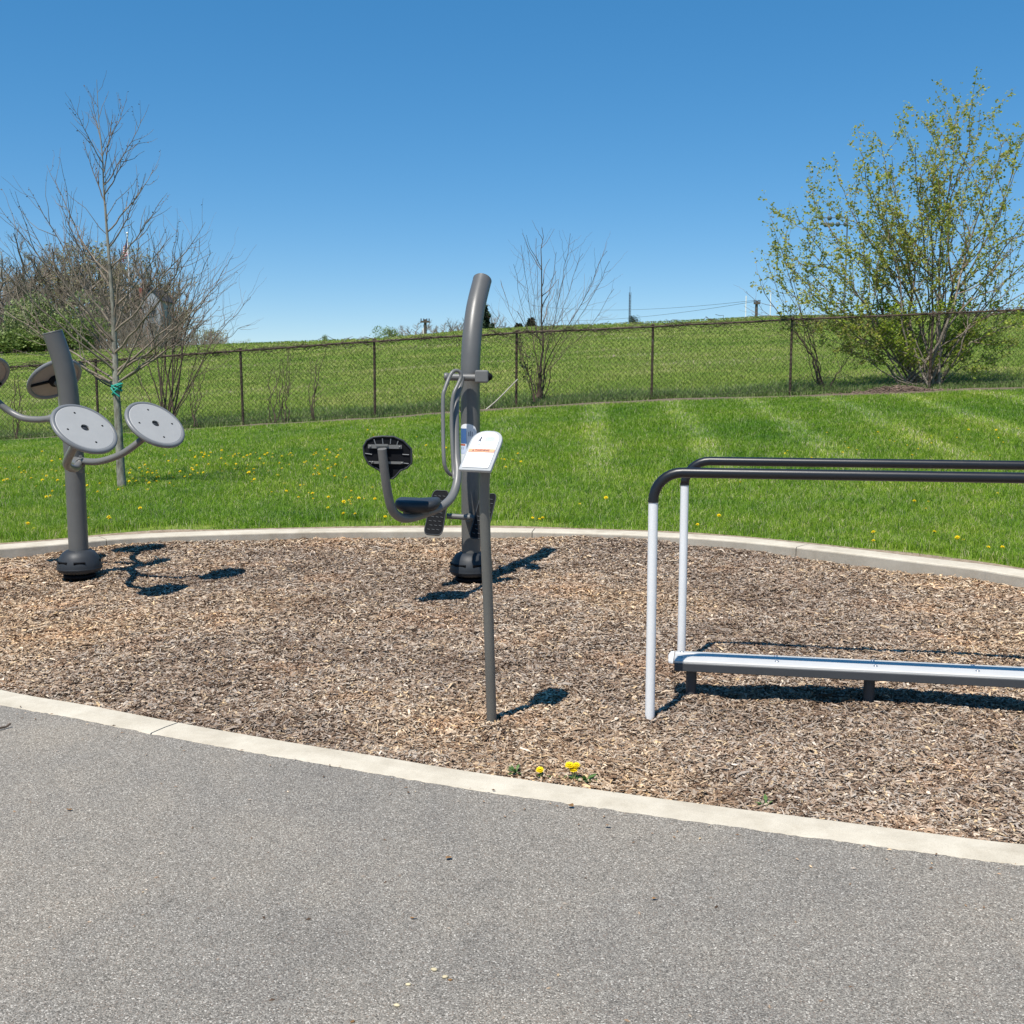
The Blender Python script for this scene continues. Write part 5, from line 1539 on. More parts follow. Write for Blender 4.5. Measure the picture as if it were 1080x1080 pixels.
# ------------------------------------------------------------------ far trees on the hill
def far_tree_proto(name, seed, H, spread, label, leaf=None, leaf_n=0, leaf_s=0.16):
    r_ = np.random.RandomState(seed)
    root = empty(name, (0, 0, 0), label, 'tree', 'trees of the distant wood at the left')
    lines = []
    tr = wobble(np.stack([np.zeros(8), np.zeros(8), np.linspace(-1, H * 0.75, 8)], 1), H * 0.012, r_)
    lines.append((tr, np.linspace(H * 0.022, H * 0.006, 8)))
    lim = []
    for i in range(13):
        t = 0.28 + 0.72 * i / 13
        p = tr[0] * 0 + np.array([np.interp(t * 7, range(8), tr[:, k]) for k in range(3)])
        a = i * 2.4 + r_.rand(); s_ = spread * (1.1 - 0.6 * t) * (0.7 + 0.5 * r_.rand())
        e = p + np.array([math.cos(a) * s_, math.sin(a) * s_, H * (0.25 + 0.15 * r_.rand())])
        c = p + np.array([math.cos(a) * s_ * 0.6, math.sin(a) * s_ * 0.6, H * 0.08])
        lim.append((wobble(bez(p, c, e, 9), 0.1, r_), np.linspace(H * 0.010, 0.03, 9)))
    s1 = []
    for l in lim: s1 += sub(l, r_, 7, 0.6, 3.0, 0.4, 0.6, 0.2, 0.05, 6, 0.04)
    s2 = []
    for l in s1: s2 += sub(l, r_, 6, 0.4, 1.6, 0.5, 0.6, 0.1, 0.015, 5, 0.05)
    s3 = []
    for l in s2: s3 += sub(l, r_, 3, 0.3, 0.9, 0.6, 0.7, 0.1, 0.009, 3, 0.05)
    make_branches('trunk', lines + lim, 5, M['bark_far'], root)
    make_branches('crown', s1 + s2 + s3, 3, M['twig_far'], root)
    if leaf:
        p = pts_on(s2 + s3, r_, leaf_n, 0.10)
        leaf_quads('leaves', p, leaf_s, leaf, root, r_)
    return root
def copy_thing(o, parent=None):
    c = o.copy(); COL.objects.link(c)
    if parent is not None: c.parent = parent
    for ch in list(o.children): copy_thing(ch, c)
    return c
def bush_proto(name, seed, w, h, mat, label, cat='shrub', group=None, n=4200, ls=0.22):
    r_ = np.random.RandomState(seed)
    root = empty(name, (0, 0, 0), label, cat, group)
    P_ = []
    for k in range(16):
        c = np.array([r_.normal(0, w * 0.28), r_.normal(0, w * 0.22), h * (0.25 + 0.5 * r_.rand())])
        rr = h * (0.16 + 0.16 * r_.rand())
        v = r_.normal(0, 1, (n // 16, 3)); v /= np.linalg.norm(v, axis=1)[:, None]
        P_.append(c + v * rr * (0.55 + 0.5 * r_.rand(n // 16))[:, None] * np.array([1.2, 1.0, 1.0]))
    p = np.concatenate(P_); p[:, 2] = np.maximum(p[:, 2], 0.05)
    leaf_quads('foliage', p, ls, mat, root, r_)
    l = []
    for k in range(8):
        a = r_.rand() * 6.28; s_ = w * 0.25 * r_.rand()
        l.append((bez(np.array([0, 0, -0.5]), np.array([math.cos(a) * s_ * 0.4, math.sin(a) * s_ * 0.4, h * 0.4]), np.array([math.cos(a) * s_, math.sin(a) * s_, h * 0.8]), 6), np.linspace(0.06, 0.02, 6)))
    make_branches('stems', l, 5, M['bark_far'], root)
    return root

def far_wood():
    gl = 'leafless brown tree in the distant wood at the left edge of the hill'
    gb = 'distant wood tree with a thin haze of olive spring leaves, left side of the hill'
    pr = [far_tree_proto('wood_tree', 101, 9.5, 3.6, gl), far_tree_proto('wood_tree', 102, 9.0, 3.2, gb, M['far_leaf_olive'], 4.0), far_tree_proto('wood_tree', 103, 8.5, 3.0, gl), far_tree_proto('wood_tree', 104, 10, 3.6, gb, M['far_leaf_olive'], 2.0)]
    spots = [(2, 268, 84, 0), (18, 262, 92, 2), (34, 244, 88, 0), (50, 262, 96, 1), (62, 252, 90, 3), (78, 247, 94, 1), (92, 250, 88, 3), (106, 245, 92, 0), (118, 262, 86, 2), (136, 262, 97, 1), (150, 255, 90, 3), (165, 262, 92, 2),
             (-18, 262, 88, 3), (-36, 258, 92, 0), (10, 300, 78, 2), (44, 292, 80, 2), (84, 288, 79, 0), (112, 300, 78, 2), (140, 300, 80, 0), (186, 310, 88, 1), (28, 285, 100, 3), (70, 280, 102, 0), (98, 282, 102, 2), (128, 285, 104, 0), (-4, 290, 104, 2), (156, 290, 102, 1), (176, 300, 104, 2), (-60, 250, 95, 1), (-85, 260, 90, 0)]
    used = set(); rr = random.Random(6)
    for px, py, Y, k in spots:
        src = pr[k]
        o = src if k not in used else copy_thing(src)
        used.add(k)
        t_ = P(px, py, Y); zb = float(terrain(np.array(t_.x), np.array(float(Y))))
        Hn = (9.5, 9.0, 8.5, 10)[k]
        s_ = (t_.z - zb) / (Hn * 1.10)
        o.location = (t_.x, Y, zb - 0.1); o.scale = (s_ * rr.uniform(1.0, 1.35), s_ * rr.uniform(1.0, 1.35), s_)
        o.rotation_euler = (0, 0, rr.uniform(0, 6.28))
    # shrubs at the wood's edge
    labs = ['pale grey green shrub at the wood edge, above the left machine pole', 'bright green shrub at the wood edge, right of the left machine pole top', 'green bush at the far left edge of the hill']
    b1 = bush_proto('wood_shrub', 201, 4.2, 3.4, M['far_leaf_pale'], 'large pale grey green shrub at the foot of the wood', n=6000, ls=0.2)
    b2 = bush_proto('wood_shrub', 202, 3.6, 2.6, M['far_leaf_green'], 'bright green rounded shrub beside the pale shrub at the wood foot', n=5200, ls=0.2)
    b3 = bush_proto('wood_shrub', 203, 3.6, 2.2, M['far_leaf_green'], 'dark green shrub at the far left of the wood foot', n=5200, ls=0.2)
    b4 = bush_proto('wood_shrub', 204, 4.2, 2.4, M['far_leaf_green'], 'low green shrub between the pale shrub and the curved pole', n=5200, ls=0.2)
    for o, px, py, Y, w in ((b1, 42, 312, 73, 0.8), (b2, 80, 335, 72, 0.8), (b3, 5, 345, 72, 1.2), (b4, 30, 345, 71.5, 1.3)):
        t_ = P(px, py, Y); zb = float(terrain(np.array(t_.x), np.array(float(Y))))
        h0 = {b1: 3.4, b2: 2.6, b3: 2.2, b4: 2.4}[o]
        s_ = (t_.z - zb) / (h0 * 0.95)
        o.location = (t_.x, Y, zb); o.scale = (s_ * w, s_ * w, s_)
far_wood()

def brush():
    # low leafless thicket along the wood's foot: one mass
    r_ = np.random.RandomState(55)
    lines = []
    for i in range(2300):
        px = r_.uniform(-70, 235); Y = r_.uniform(72, 84)
        x = P(px, 370, Y).x; z = float(terrain(np.array(x), np.array(Y)))
        h = r_.uniform(0.8, 3.0) * (1.0 if px < 190 else 0.45)
        e = np.array([x + r_.normal(0, 0.7), Y + r_.normal(0, 0.5), z + h]); s_ = np.array([x, Y, z - 0.2])
        lines.append((bez(s_, (s_ + e) / 2 + r_.normal(0, 0.3, 3), e, 5), np.linspace(0.02, 0.008, 5)))
    me = branch_mesh('brushwood', lines, 3, M['twig_far'], (0, 0, 0))
    o = bpy.data.objects.new('brushwood', me); link(o)
    tag(o, 'leafless brown brushwood filling the foot of the distant wood', 'brushwood', kind='stuff')
    # rough pale tuft strip on the left slope
brush()

def crest_things():
    def place(o, px, py, Y, h0, w=1.0):
        t_ = P(px, py, Y); zb = float(terrain(np.array(t_.x), np.array(float(Y))))
        s_ = (t_.z - zb) / h0
        o.location = (t_.x, Y, zb); o.scale = (s_ * w, s_ * w, s_)
    b = bush_proto('hill_shrub', 301, 3, 3.2, M['far_leaf_green'], 'tiny green tuft of shrub on the skyline between two left fence posts', n=2500, ls=0.16); place(b, 342, 353, 76, 3.0, 0.6)
    b = bush_proto('hill_shrub', 302, 3.2, 4, M['far_leaf_green'], 'small grey green shrub on the skyline left of the utility pole', n=2500, ls=0.2); place(b, 410, 345, 85, 3.6, 0.9)
    b = bush_proto('hill_shrub', 303, 4, 4, M['far_leaf_olive'], 'olive shrub on the skyline at the right end of the wood', n=2500, ls=0.2); place(b, 226, 345, 85, 3.8, 0.8)
    b = bush_proto('hill_shrub', 304, 4, 4, M['far_leaf_olive'], 'low olive shrub on the skyline just right of the wood', n=2500, ls=0.2); place(b, 257, 357, 82, 3.8, 0.8)
    b = bush_proto('hill_shrub', 305, 3, 3.6, M['conifer'], 'small dark round bush at the foot of the lattice mast', n=2500, ls=0.2); place(b, 668, 333, 82, 3.3, 0.55)
    # bare tree clumps
    gl = 'small leafless tree on the skyline beside the utility pole'
    k = far_tree_proto('hill_tree', 111, 8, 4.2, gl); k['group'] = 'bare trees on the skyline'
    first = True
    for px, py, Y, w in ((438, 338, 105, 1.5), (425, 346, 98, 1.4), (452, 344, 102, 1.4), (467, 338, 108, 1.4), (480, 336, 104, 1.3), (492, 340, 100, 1.3), (519, 330, 95, 0.9), (527, 336, 98, 1.1), (618, 337, 110, 1.0)):
        o = k if first else copy_thing(k); first = False
        o['label'] = {438: 'small leafless tree on the skyline just left of the left utility pole', 425: 'small leafless tree on the skyline next to the grey green shrub', 452: 'small leafless tree on the skyline directly behind the left utility pole',
                      467: 'small leafless tree on the skyline, first one right of the left utility pole', 480: 'small leafless tree on the skyline midway between utility pole and tall machine pole', 492: 'small leafless tree on the skyline touching the left side of the tall machine pole',
                      519: 'small reddish leafless tree on the skyline touching the tall conifer', 527: 'low reddish leafless tree on the skyline just left of the smallest conifer', 618: 'faint leafless tree on the skyline behind the fan-shaped tree'}[px]
        place(o, px, py, Y, 8.3, w)
        o.rotation_euler = (0, 0, px * 1.3)
    # conifers
    def conifer(px, py, Y, w, label, seed):
        r_ = np.random.RandomState(seed)
        t_ = P(px, py, Y); zb = float(terrain(np.array(t_.x), np.array(float(Y)))); h = t_.z - zb
        root = empty('conifer', (t_.x, Y, zb), label, 'tree', 'conifers on the skyline')
        n = 3500
        u = r_.rand(n) ** 0.7
        z = h * (1 - u * 0.95); a = r_.rand(n) * 6.28
        tier = 0.75 + 0.25 * np.sin(z * 7)
        rad = w * u * tier * (0.4 + 0.6 * r_.rand(n))
        p = np.stack([t_.x + np.cos(a) * rad, Y + np.sin(a) * rad, zb + z - rad * 0.2], 1)
        leaf_quads('foliage', p, 0.3, M['conifer'], root, r_, flat=0.2)
        mb = MB(); mb.tube([(t_.x, Y, zb - 0.5), (t_.x, Y, zb + h * 0.97)], [0.15, 0.02], 8); mb.build('trunk', M['bark_far'], root)
    conifer(511, 322, 92, 1.5, 'tall dark conifer on the skyline right of the tall machine pole', 401)
    conifer(547, 342, 92, 0.9, 'small dark conifer on the skyline left of the fan-shaped tree', 402)
    conifer(560, 336, 94, 1.3, 'dark conifer on the skyline behind the fan-shaped tree', 403)
    # utility poles
    def util(px, py, Y, label, lean=0.0, arm_w=1.0):
        t_ = P(px, py, Y); zb = float(terrain(np.array(t_.x), np.array(float(Y))))
        root = empty('utility_pole', (t_.x, Y, zb), label, 'utility pole', 'utility poles on the skyline')
        mb = MB(); mb.tube([(t_.x, Y, zb - 0.5), (t_.x + lean, Y, t_.z + 0.1)], [0.16, 0.12], 10); mb.build('pole', M['wood_pole'], root)
        mb = MB(); mb.box((t_.x + lean, Y - 0.16, t_.z - 0.12), (arm_w * 1.6, 0.12, 0.16)); mb.build('crossarm', M['wood_pole'], root)
        for d in (-0.7, -0.25, 0.3, 0.7):
            mb = MB(); mb.tube([(t_.x + lean + d * arm_w, Y - 0.16, t_.z - 0.05), (t_.x + lean + d * arm_w, Y - 0.16, t_.z + 0.16)], 0.05, 8)
            mb.build('insulator', M['far_steel'], root)
        return Vector((t_.x + lean, Y - 0.16, t_.z + 0.12))
    u1 = util(448.5, 338, 95, 'wooden utility pole on the skyline left of the tall machine pole', 0, 0.5)
    u2 = util(798, 318.5, 95, 'wooden utility pole on the skyline between the white goal uprights', 0, 0.35)
    mb = MB(); x = P(446.5, 346, 95.5)
    mb.tube([(x.x, 95.5, x.z - 4), (x.x, 95.5, x.z)], 0.07, 8)
    o = mb.build('white_marker_post', M['goal_white'], origin=(x.x, 95.5, x.z - 4)); tag(o, 'short white post on the skyline touching the left utility pole', 'post')
    # power lines
    mb = MB()
    for off, px0, py0 in ((0.5, 560, 345), (-0.5, 560, 330)):
        a = P(px0, py0 - 8, 160); c = u2 + Vector((off * 0.6, 0, 0))
        pts = [a.lerp(c, t) + Vector((0, 0, -3.0 * t * (1 - t))) for t in np.linspace(0, 1, 24)]
        mb.tube(pts, 0.02, 4)
    o = mb.build('power_line', M['far_steel'], origin=u2); tag(o, 'thin overhead wires running left from the right-hand utility pole', 'power line')
    # lattice mast
    Ym = 260; t_ = P(664.5, 303, Ym); bz = P(664.5, 350, Ym).z - 2
    root = empty('radio_mast', (t_.x, Ym, bz), 'slender lattice radio mast on the skyline', 'mast')
    mb = MB(); w = 0.42
    cor = [(-w / 2, -w / 2), (w / 2, -w / 2), (0, w / 2)]
    for cx, cy in cor: mb.tube([(t_.x + cx, Ym + cy, bz), (t_.x + cx, Ym + cy, t_.z - 1.2)], 0.06, 5)
    mb.tube([(t_.x, Ym, t_.z - 2), (t_.x, Ym, t_.z + 0.2)], 0.05, 5)
    mb.build('mast_legs', M['far_steel'], root)
    mb = MB(); z = bz; k = 0
    while z < t_.z - 2:
        for i in range(3):
            a, c = cor[i], cor[(i + 1) % 3]
            if k % 2: a, c = c, a
            mb.tube([(t_.x + a[0], Ym + a[1], z), (t_.x + c[0], Ym + c[1], z + 0.6)], 0.035, 4)
        z += 0.6; k += 1
    mb.build('bracing', M['far_steel'], root)
    # goal posts
    Yg = 190; a = P(787, 312, Yg); c = P(813, 309, Yg)
    root = empty('goal_posts', ((a.x + c.x) / 2, Yg, P(800, 345, Yg).z - 3), 'white field goal posts on the skyline left of the budding shrub', 'goal posts')
    zc = P(800, 345, Yg).z
    for q in (a, c):
        mb = MB(); mb.tube([(q.x, Yg, zc), (q.x, Yg, q.z)], 0.09, 8); mb.build('upright', M['goal_white'], root)
    mb = MB(); mb.tube([(a.x, Yg, zc), (c.x, Yg, zc)], 0.09, 8); mb.tube([((a.x + c.x) / 2, Yg, zc - 3), ((a.x + c.x) / 2, Yg, zc)], 0.12, 8); mb.build('crossbar', M['goal_white'], root)
    # floodlight cluster
    Yl = 110; q = P(880, 236, Yl); zb = float(terrain(np.array(q.x), np.array(float(Yl))))
    root = empty('floodlight_mast', (q.x, Yl, zb), 'sports floodlight mast with round lamps behind the budding shrub', 'floodlight')
    mb = MB(); mb.tube([(q.x + 1.3, Yl, zb - 1), (q.x + 1.3, Yl, q.z + 0.8)], [0.10, 0.07], 10); mb.build('mast', M['far_steel'], root)
    mb = MB()
    for y_ in (229.5, 236.8):
        a = P(865, y_, Yl); c = P(895, y_, Yl); mb.tube([(a.x, Yl + 0.1, a.z), (c.x, Yl + 0.1, c.z)], 0.04, 6)
    mb.build('lamp_bar', M['far_steel'], root)
    for x_, y_ in ((866, 229.5), (875, 230), (884, 229.5), (871, 237), (877.5, 236.7), (883.7, 236.5), (892, 236.5)):
        p_ = P(x_, y_, Yl - 0.1); mb = MB()
        mb.lathe([(0.0, 0.12), (0.20, 0.10), (0.25, 0.0), (0.22, -0.12), (0.1, -0.28), (0, -0.3)], p_, (0, -1, -0.25), 20); mb.build('lamp', M['lamp_case'], root)
    # flag
    Yq = 88; t_ = P(134.3, 247, Yq); zb = float(terrain(np.array(t_.x), np.array(float(Yq))))
    root = empty('flagpole', (t_.x, Yq, zb), 'tall flagpole with a limp striped flag in front of the wood', 'flagpole')
    mb = MB(); mb.tube([(t_.x, Yq, zb - 0.5), (t_.x, Yq, t_.z)], [0.08, 0.045], 10); mb.sphere((t_.x, Yq, t_.z + 0.08), 0.1, 10); mb.build('pole', M['goal_white'], root)
    mb = MB(); vs = []; fs = []; mis = []
    nx, nz = 26, 14
    ztop = P(134, 252, Yq).z; zbot = P(131, 276, Yq).z
    for i in range(nx + 1):
        u = i / nx
        for j in range(nz):
            v = j / (nz - 1)
            # cloth hangs: the fly edge droops down, folds gather beside the pole
            x = t_.x - 0.05 - 0.50 * u * (0.55 + 0.45 * v) - 0.07 * math.sin(u * 17 + v * 2)
            y = Yq + 0.14 * math.sin(u * 14 + 1) * u + 0.05
            z = lerp(ztop, ztop - (ztop - zbot) * 0.62, v) - (ztop - zbot) * 0.38 * u ** 0.8
            vs.append((x, y, z))
    for i in range(nx):
        for j in range(nz - 1):
            mi = 2 if (i < nx * 0.42 and j < 7) else (0 if j % 2 == 0 else 1)
            mb._add([vs[i * nz + j], vs[(i + 1) * nz + j], vs[(i + 1) * nz + j + 1], vs[i * nz + j + 1]], [(0, 1, 2, 3)], mi, True)
    mb.build('flag', [M['flag_red'], M['flag_white'], M['flag_blue']], root)
    # house glimpsed through the wood
    Yh = 86; a = P(149, 345, Yh); c = P(172, 345, Yh); top = P(160, 304, Yh); zb = float(terrain(np.array(a.x), np.array(float(Yh))))
    ze = P(160, 316, Yh).z
    root = empty('old_house', ((a.x + c.x) / 2, Yh, zb), 'narrow pale grey house with red brick chimney glimpsed through the bare trees', 'house')
    w = c.x - a.x; mx = (a.x + c.x) / 2
    mb = MB(); mb.box((mx, Yh + 1.5, (zb + ze) / 2), (w * 0.9, 3, ze - zb)); 
    mb.prism([(mx - w * 0.45, Yh, ze), (mx + w * 0.45, Yh, ze), (mx, Yh, top.z - 0.08)], (0, 3, 0)); mb.build('wall', M['wall_pale'], root)
    mb = MB()
    for sg in (-1, 1):
        p0 = Vector((mx, Yh - 0.15, top.z)); p1 = Vector((mx + sg * w * 0.56, Yh - 0.15, ze - 0.15))
        nn = Vector((0, 0, 0.09)); mb.prism([p0, p1, p1 + nn, p0 + nn], (0, 3.3, 0))
    mb.build('roof', M['roof_dark'], root)
    for dz in (0.9, 2.2):
        mb = MB(); mb.box((mx + w * 0.08, Yh - 0.02, ze - dz), (0.55, 0.06, 0.85)); f = mb.build('window', M['wall_pale'], root)
        mb = MB(); mb.box((mx + w * 0.08, Yh - 0.055, ze - dz), (0.44, 0.02, 0.74)); mb.build('pane', M['glass_dark'], f)
    mb = MB(); mb.box((mx - w * 0.52, Yh + 0.5, (zb + top.z) / 2), (0.26, 0.4, top.z - zb + 0.1)); mb.build('chimney', M['brick_old'], root)
crest_things()

# ------------------------------------------------------------------ dandelions
def dandelion_mesh(open_=True):
    mb = MB(); r_ = random.Random(2)
    mb.tube([(0, 0, 0), (0.004, 0.002, 0.03), (0.002, 0, 0.062)], 0.0016, 5, mi=1)
    for ring_, (n, L_, tilt) in enumerate(((16, 0.021, 0.12), (14, 0.016, 0.45), (10, 0.010, 0.9))):
        for k in range(n):
            a = 2 * math.pi * (k + 0.5 * ring_) / n + r_.uniform(-0.08, 0.08)
            d = Vector((math.cos(a) * math.cos(tilt), math.sin(a) * math.cos(tilt), math.sin(tilt))) * L_ * r_.uniform(0.9, 1.1)
            s_ = Vector((-math.sin(a), math.cos(a), 0)) * 0.0032
            c = Vector((0.002, 0, 0.062 + 0.002 * ring_))
            mb._add([c, c + d * 0.6 + s_, c + d, c + d * 0.6 - s_], [(0, 1, 2, 3)], 0, False)
    mb.lathe([(0.0, 0.052), (0.004, 0.054), (0.006, 0.060), (0.005, 0.063)], (0.002, 0, 0), n=8, mi=1)
    return mb
def dandelions():
    src = dandelion_mesh().build('dandelion', [M['petal'], M['stem_green']])
    me = src.data; bpy.data.objects.remove(src)
    r_ = random.Random(12)
    spots = []
    clusters = [(165, 500, 18, 7, 26), (155, 505, 12, 5, 14), (60, 497, 25, 12, 26), (215, 490, 22, 8, 26), (262, 492, 14, 7, 18), (325, 487, 26, 7, 34), (240, 482, 30, 6, 16), (105, 520, 30, 6, 10), (345, 520, 30, 8, 10), (15, 500, 15, 8, 12), (300, 505, 35, 8, 12),
                (400, 470, 30, 8, 8), (365, 532, 8, 4, 6), (385, 525, 8, 4, 4), (460, 470, 20, 10, 6), (535, 490, 12, 5, 6), (880, 480, 40, 4, 8), (960, 470, 40, 5, 10), (1020, 470, 30, 8, 8), (1050, 462, 22, 5, 7), (700, 470, 40, 8, 7), (640, 480, 30, 8, 4),
                (900, 515, 50, 8, 6), (800, 500, 40, 8, 4), (600, 455, 60, 8, 5), (760, 455, 60, 8, 4)]
    for cx, cy, sx, sy, n in clusters:
        for _ in range(n): spots.append((r_.gauss(cx, sx), r_.gauss(cy, sy)))
    near_ = [(1056, 581), (1039, 580), (1016, 573), (1012, 572), (982, 567), (923, 567), (922, 576), (974, 542), (963, 535), (974, 533), (757, 549), (567, 550), (571, 551), (120, 553), (38, 560), (28, 558), (365, 549), (375, 548), (405, 549), (425, 548), (150, 541), (430, 549), (778, 513), (1052, 523),
             (95, 548), (118, 550), (135, 552), (455, 548), (560, 548), (737, 556), (640, 530), (612, 533)]
    spots = spots[:262] + near_
    seen = 0
    for i, (px, py) in enumerate(spots):
        if py > 566 and px < 860: continue
        g_ = T(px, py + 2, 6.4, 22)
        if g_ is None: continue
        if g_.y < float(lawn_edge(np.array(g_.x))) + 0.08: g_.y = float(lawn_edge(np.array(g_.x))) + 0.1
        o = bpy.data.objects.new('dandelion', me); COL.objects.link(o)
        o.location = (g_.x, g_.y, float(lawn_z(np.array(g_.x), np.array(g_.y))) + 0.005)
        s_ = r_.uniform(0.6, 1.05) * (1.15 if g_.y < 11 else 1)
        o.scale = (s_, s_, s_ * r_.uniform(0.9, 1.35))
        o.rotation_euler = (R(r_.uniform(5, 42)), R(r_.uniform(-20, 20)), r_.uniform(-0.8, 0.8))
        tag(o, 'yellow dandelion in bloom in the lawn beyond the pit', 'dandelion', 'dandelions dotted over the lawn')
dandelions()

def kerb_weeds():
    r_ = random.Random(3)
    def leafy(b, n, L_, seed):
        rr = random.Random(seed); mb = MB()
        for k in range(n):
            a = rr.uniform(0, 6.28); el = rr.uniform(0.2, 1.1); l = L_ * rr.uniform(0.6, 1.1)
            d = Vector((math.cos(a) * math.cos(el), math.sin(a) * math.cos(el), math.sin(el)))
            s_ = Vector((-math.sin(a), math.cos(a), 0)) * l * 0.13
            pts = []
            nseg = 5
            for side in (1, -1):
                seg = []
                for q in range(nseg):
                    t = q / nseg; w = (0.25 + 0.9 * t) * (1.25 if q % 2 else 0.75)
                    seg.append(Vector(b) + d * l * t * 0.95 + s_ * side * w + Vector((0, 0, -l * 0.25 * t * t)))
                pts.append(seg)
            tip = Vector(b) + d * l + Vector((0, 0, -l * 0.25))
            for q in range(nseg - 1):
                mb._add([pts[0][q], pts[0][q + 1], pts[1][q + 1], pts[1][q]], [(0, 1, 2, 3)], 0, True)
            mb._add([pts[0][-1], tip, pts[1][-1]], [(0, 1, 2)], 0, True)
        return mb
    # two flowering plants
    def flowering(px, py, heads, lab, nleaf):
        b = G(px, py, 0.0) + Vector((0, 0.02, 0.004))
        root = empty('flowering_dandelion', b, lab, 'dandelion', 'dandelions growing against the kerb')
        leafy(b, nleaf, 0.055, int(px)).build('leaves', M['weed_leaf'], root)
        for hx, hy, sc in heads:
            h = P(hx, hy, b.y + 0.012)
            mb = MB(); mb.tube(smooth_path([b, (b + h) / 2 + Vector((0.004, 0, 0.004)), h], 4), 0.0021, 6); st = mb.build('stem', M['stem_green'], root)
            mb = MB(); ax = Vector((-0.1, -0.35, 0.9)).normalized(); u = ax.orthogonal().normalized(); w = ax.cross(u)
            for ri, (n, L_, tl) in enumerate(((26, 0.018, 0.06), (22, 0.0145, 0.28), (14, 0.009, 0.6))):
                for k in range(n):
                    a = 2 * math.pi * (k + ri * 0.4) / n; rd = u * math.cos(a) + w * math.sin(a)
                    d = (rd * math.cos(tl) + ax * math.sin(tl)) * L_ * sc * r_.uniform(0.9, 1.1); s_ = ax.cross(rd) * 0.0022 * sc
                    c = h + ax * 0.002 * ri
                    mb._add([c, c + d * 0.6 + s_, c + d, c + d * 0.6 - s_], [(0, 1, 2, 3)], 0, False)
            mb.build('flower', M['petal'], st)
    flowering(570, 824, [(569.5, 812, 0.9)], 'dandelion with a single yellow flower against the front kerb', 5)
    flowering(605, 829, [(600.5, 807, 1.0), (605, 811, 1.05), (608, 807, 0.8)], 'dandelion with three crowded yellow flowers against the front kerb', 8)
    for px, py, n, L_, lab in ((544, 818, 9, 0.05, 'small pale green weed at the kerb, left of the single yellow flower'), (616, 828, 14, 0.065, 'leafy green weed at the kerb, right of the crowded yellow flowers'), (594, 827, 5, 0.045, 'tiny green weed at the kerb between the yellow flowers'), (809, 853, 5, 0.05, 'lone tiny green sprig at the kerb below the bench')):
        b = G(px, py, 0.0) + Vector((0, 0.012, 0.006))
        o = leafy(b, n, L_, int(px) + 9).build('weed', M['weed_leaf'], origin=b); tag(o, lab, 'weed')
kerb_weeds()

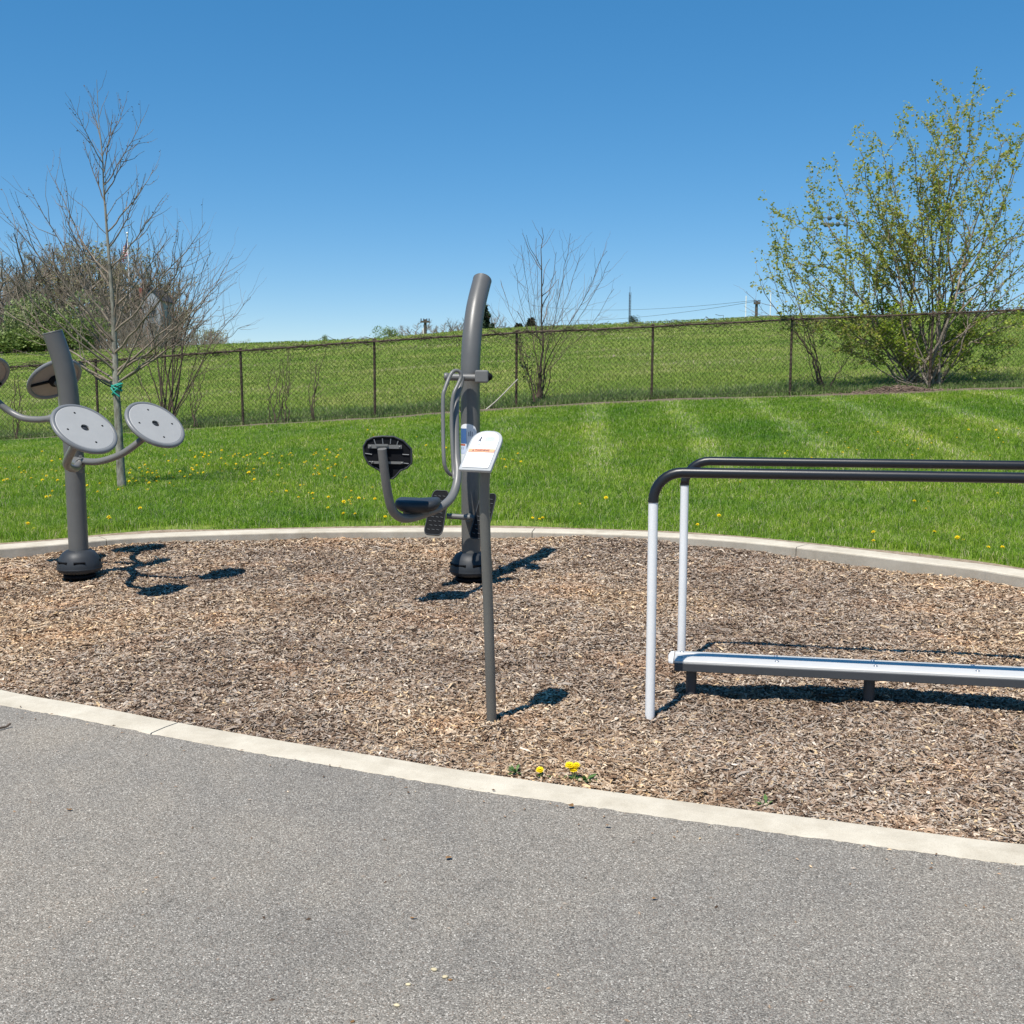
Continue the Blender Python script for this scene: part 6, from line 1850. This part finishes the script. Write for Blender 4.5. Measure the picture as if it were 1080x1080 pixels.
# ------------------------------------------------------------------ litter on the asphalt
def litter_asphalt():
    M['pebble'] = mat_paint('pale_pebble', (0.52, 0.44, 0.28), 0.8, 0.2, 0.2)
    M['dry_leaf'] = mat_paint('dry_leaf', (0.22, 0.12, 0.05), 0.8, 0.2, 0.3)
    r_ = random.Random(21)
    z = 0.026
    def pebble(px, py, s_, lab, mat=M['pebble']):
        s_ *= 0.78
        b = G(px, py, z); mb = MB(); mb.sphere((0, 0, 0), 1, 10)
        vs = []
        for v in mb.v:
            n_ = 1 + 0.25 * mnoise.noise((v[0] * 1.7 + px, v[1] * 1.7, v[2] * 1.7))
            vs.append(Vector((v[0] * s_ * n_, v[1] * s_ * 0.7 * n_, v[2] * s_ * 0.38 * n_)) + b + Vector((0, 0, s_ * 0.3)))
        mb.v = [tuple(v) for v in vs]
        o = mb.build('pebble', mat, origin=b); o.rotation_euler = (0, 0, r_.uniform(-0.6, 0.6)); tag(o, lab, 'pebble', 'pebbles on the asphalt')
    pebble(458, 1023.5, 0.011, 'flat pale pebble on the asphalt, topmost of the small scatter')
    pebble(469.5, 1031, 0.010, 'pale round pebble touching a darker one on the asphalt')
    pebble(475, 1034, 0.007, 'small brown pebble at the right end of the scatter on the asphalt', M['dry_leaf'])
    pebble(430.5, 1039, 0.009, 'pale pebble at the left end of the scatter on the asphalt')
    pebble(418.5, 1061, 0.010, 'grey pebble nearest the camera, below the pale ones')
    pebble(372, 1078, 0.007, 'small dark pebble at the bottom edge of the picture', M['dry_leaf'])
    def leaf(px, py, s_, lab):
        b = G(px, py, z + 0.004); mb = MB(); n = 7
        vs = [b + Vector((math.cos(a) * s_ * r_.uniform(0.6, 1.2), math.sin(a) * s_ * 0.7 * r_.uniform(0.6, 1.2), r_.uniform(0, s_ * 0.5))) for a in np.linspace(0, 2 * math.pi, n + 1)[:-1]]
        mb._add([b + Vector((0, 0, s_ * 0.3))] + vs, [(0, i + 1, (i + 1) % n + 1) for i in range(n)], 0, False)
        o = mb.build('dry_leaf', M['dry_leaf'], origin=b); tag(o, lab, 'leaf', 'leaf crumbs on the asphalt')
    leaf(690, 948, 0.010, 'reddish brown leaf crumb on the asphalt at the right of centre')
    leaf(473, 905, 0.012, 'brown leaf crumb on the asphalt left of centre below the kerb')
    leaf(602, 850, 0.014, 'brown leaf crumb beside the kerb under the crowded dandelion')
    leaf(641, 871, 0.010, 'tan leaf crumb on the asphalt just right of the dandelions')
    leaf(436, 968, 0.008, 'tiny brown crumb on the asphalt above the pebble scatter')
    leaf(73, 854, 0.009, 'small dark crumb on the asphalt at the left')
    rg = np.random.RandomState(91); mbg = MB()
    for i in range(420):
        if i < 260:
            q = rg.randint(nR); o_ = OUTER[q] + OUTN[q] * abs(rg.normal(0, 0.10)) ; 
            if OUTN[q][1] > -0.2: continue
            x, y = o_[0] + rg.normal(0, 0.05), o_[1]
        else:
            y = rg.uniform(1.6, 4.6); x = rg.uniform(-0.5, 0.5) * y
            if inside(np.array([x]), np.array([y]), (INNER + OUTN * 0.25).tolist())[0]: continue
        l = rg.uniform(0.003, 0.009); a = rg.rand() * 6.28; d = Vector((math.cos(a), math.sin(a), 0)) * l; w = Vector((-math.sin(a), math.cos(a), 0)) * l * 0.4
        c = Vector((x, y, z + 0.001)); up = Vector((0, 0, l * 0.5))
        mbg._add([c - d, c - w, c + d, c + w, c + up], [(0, 1, 4), (1, 2, 4), (2, 3, 4), (3, 0, 4)], 0, False)
    og = mbg.build('grit', M['chips']); tag(og, 'tiny stray chips and grit scattered on the asphalt', 'grit', kind='stuff')
    mb = MB(); b = G(2, 767, z + 0.006)
    mb.tube(smooth_path([G(-14, 771, z + 0.006), G(-2, 768, z + 0.008), G(6, 766.5, z + 0.006), G(11, 763, z + 0.014)], 5), 0.0045, 8)
    o = mb.build('twig', M['bark_dark'], origin=b); tag(o, 'dark twig lying on the asphalt at the left edge', 'twig')
litter_asphalt()
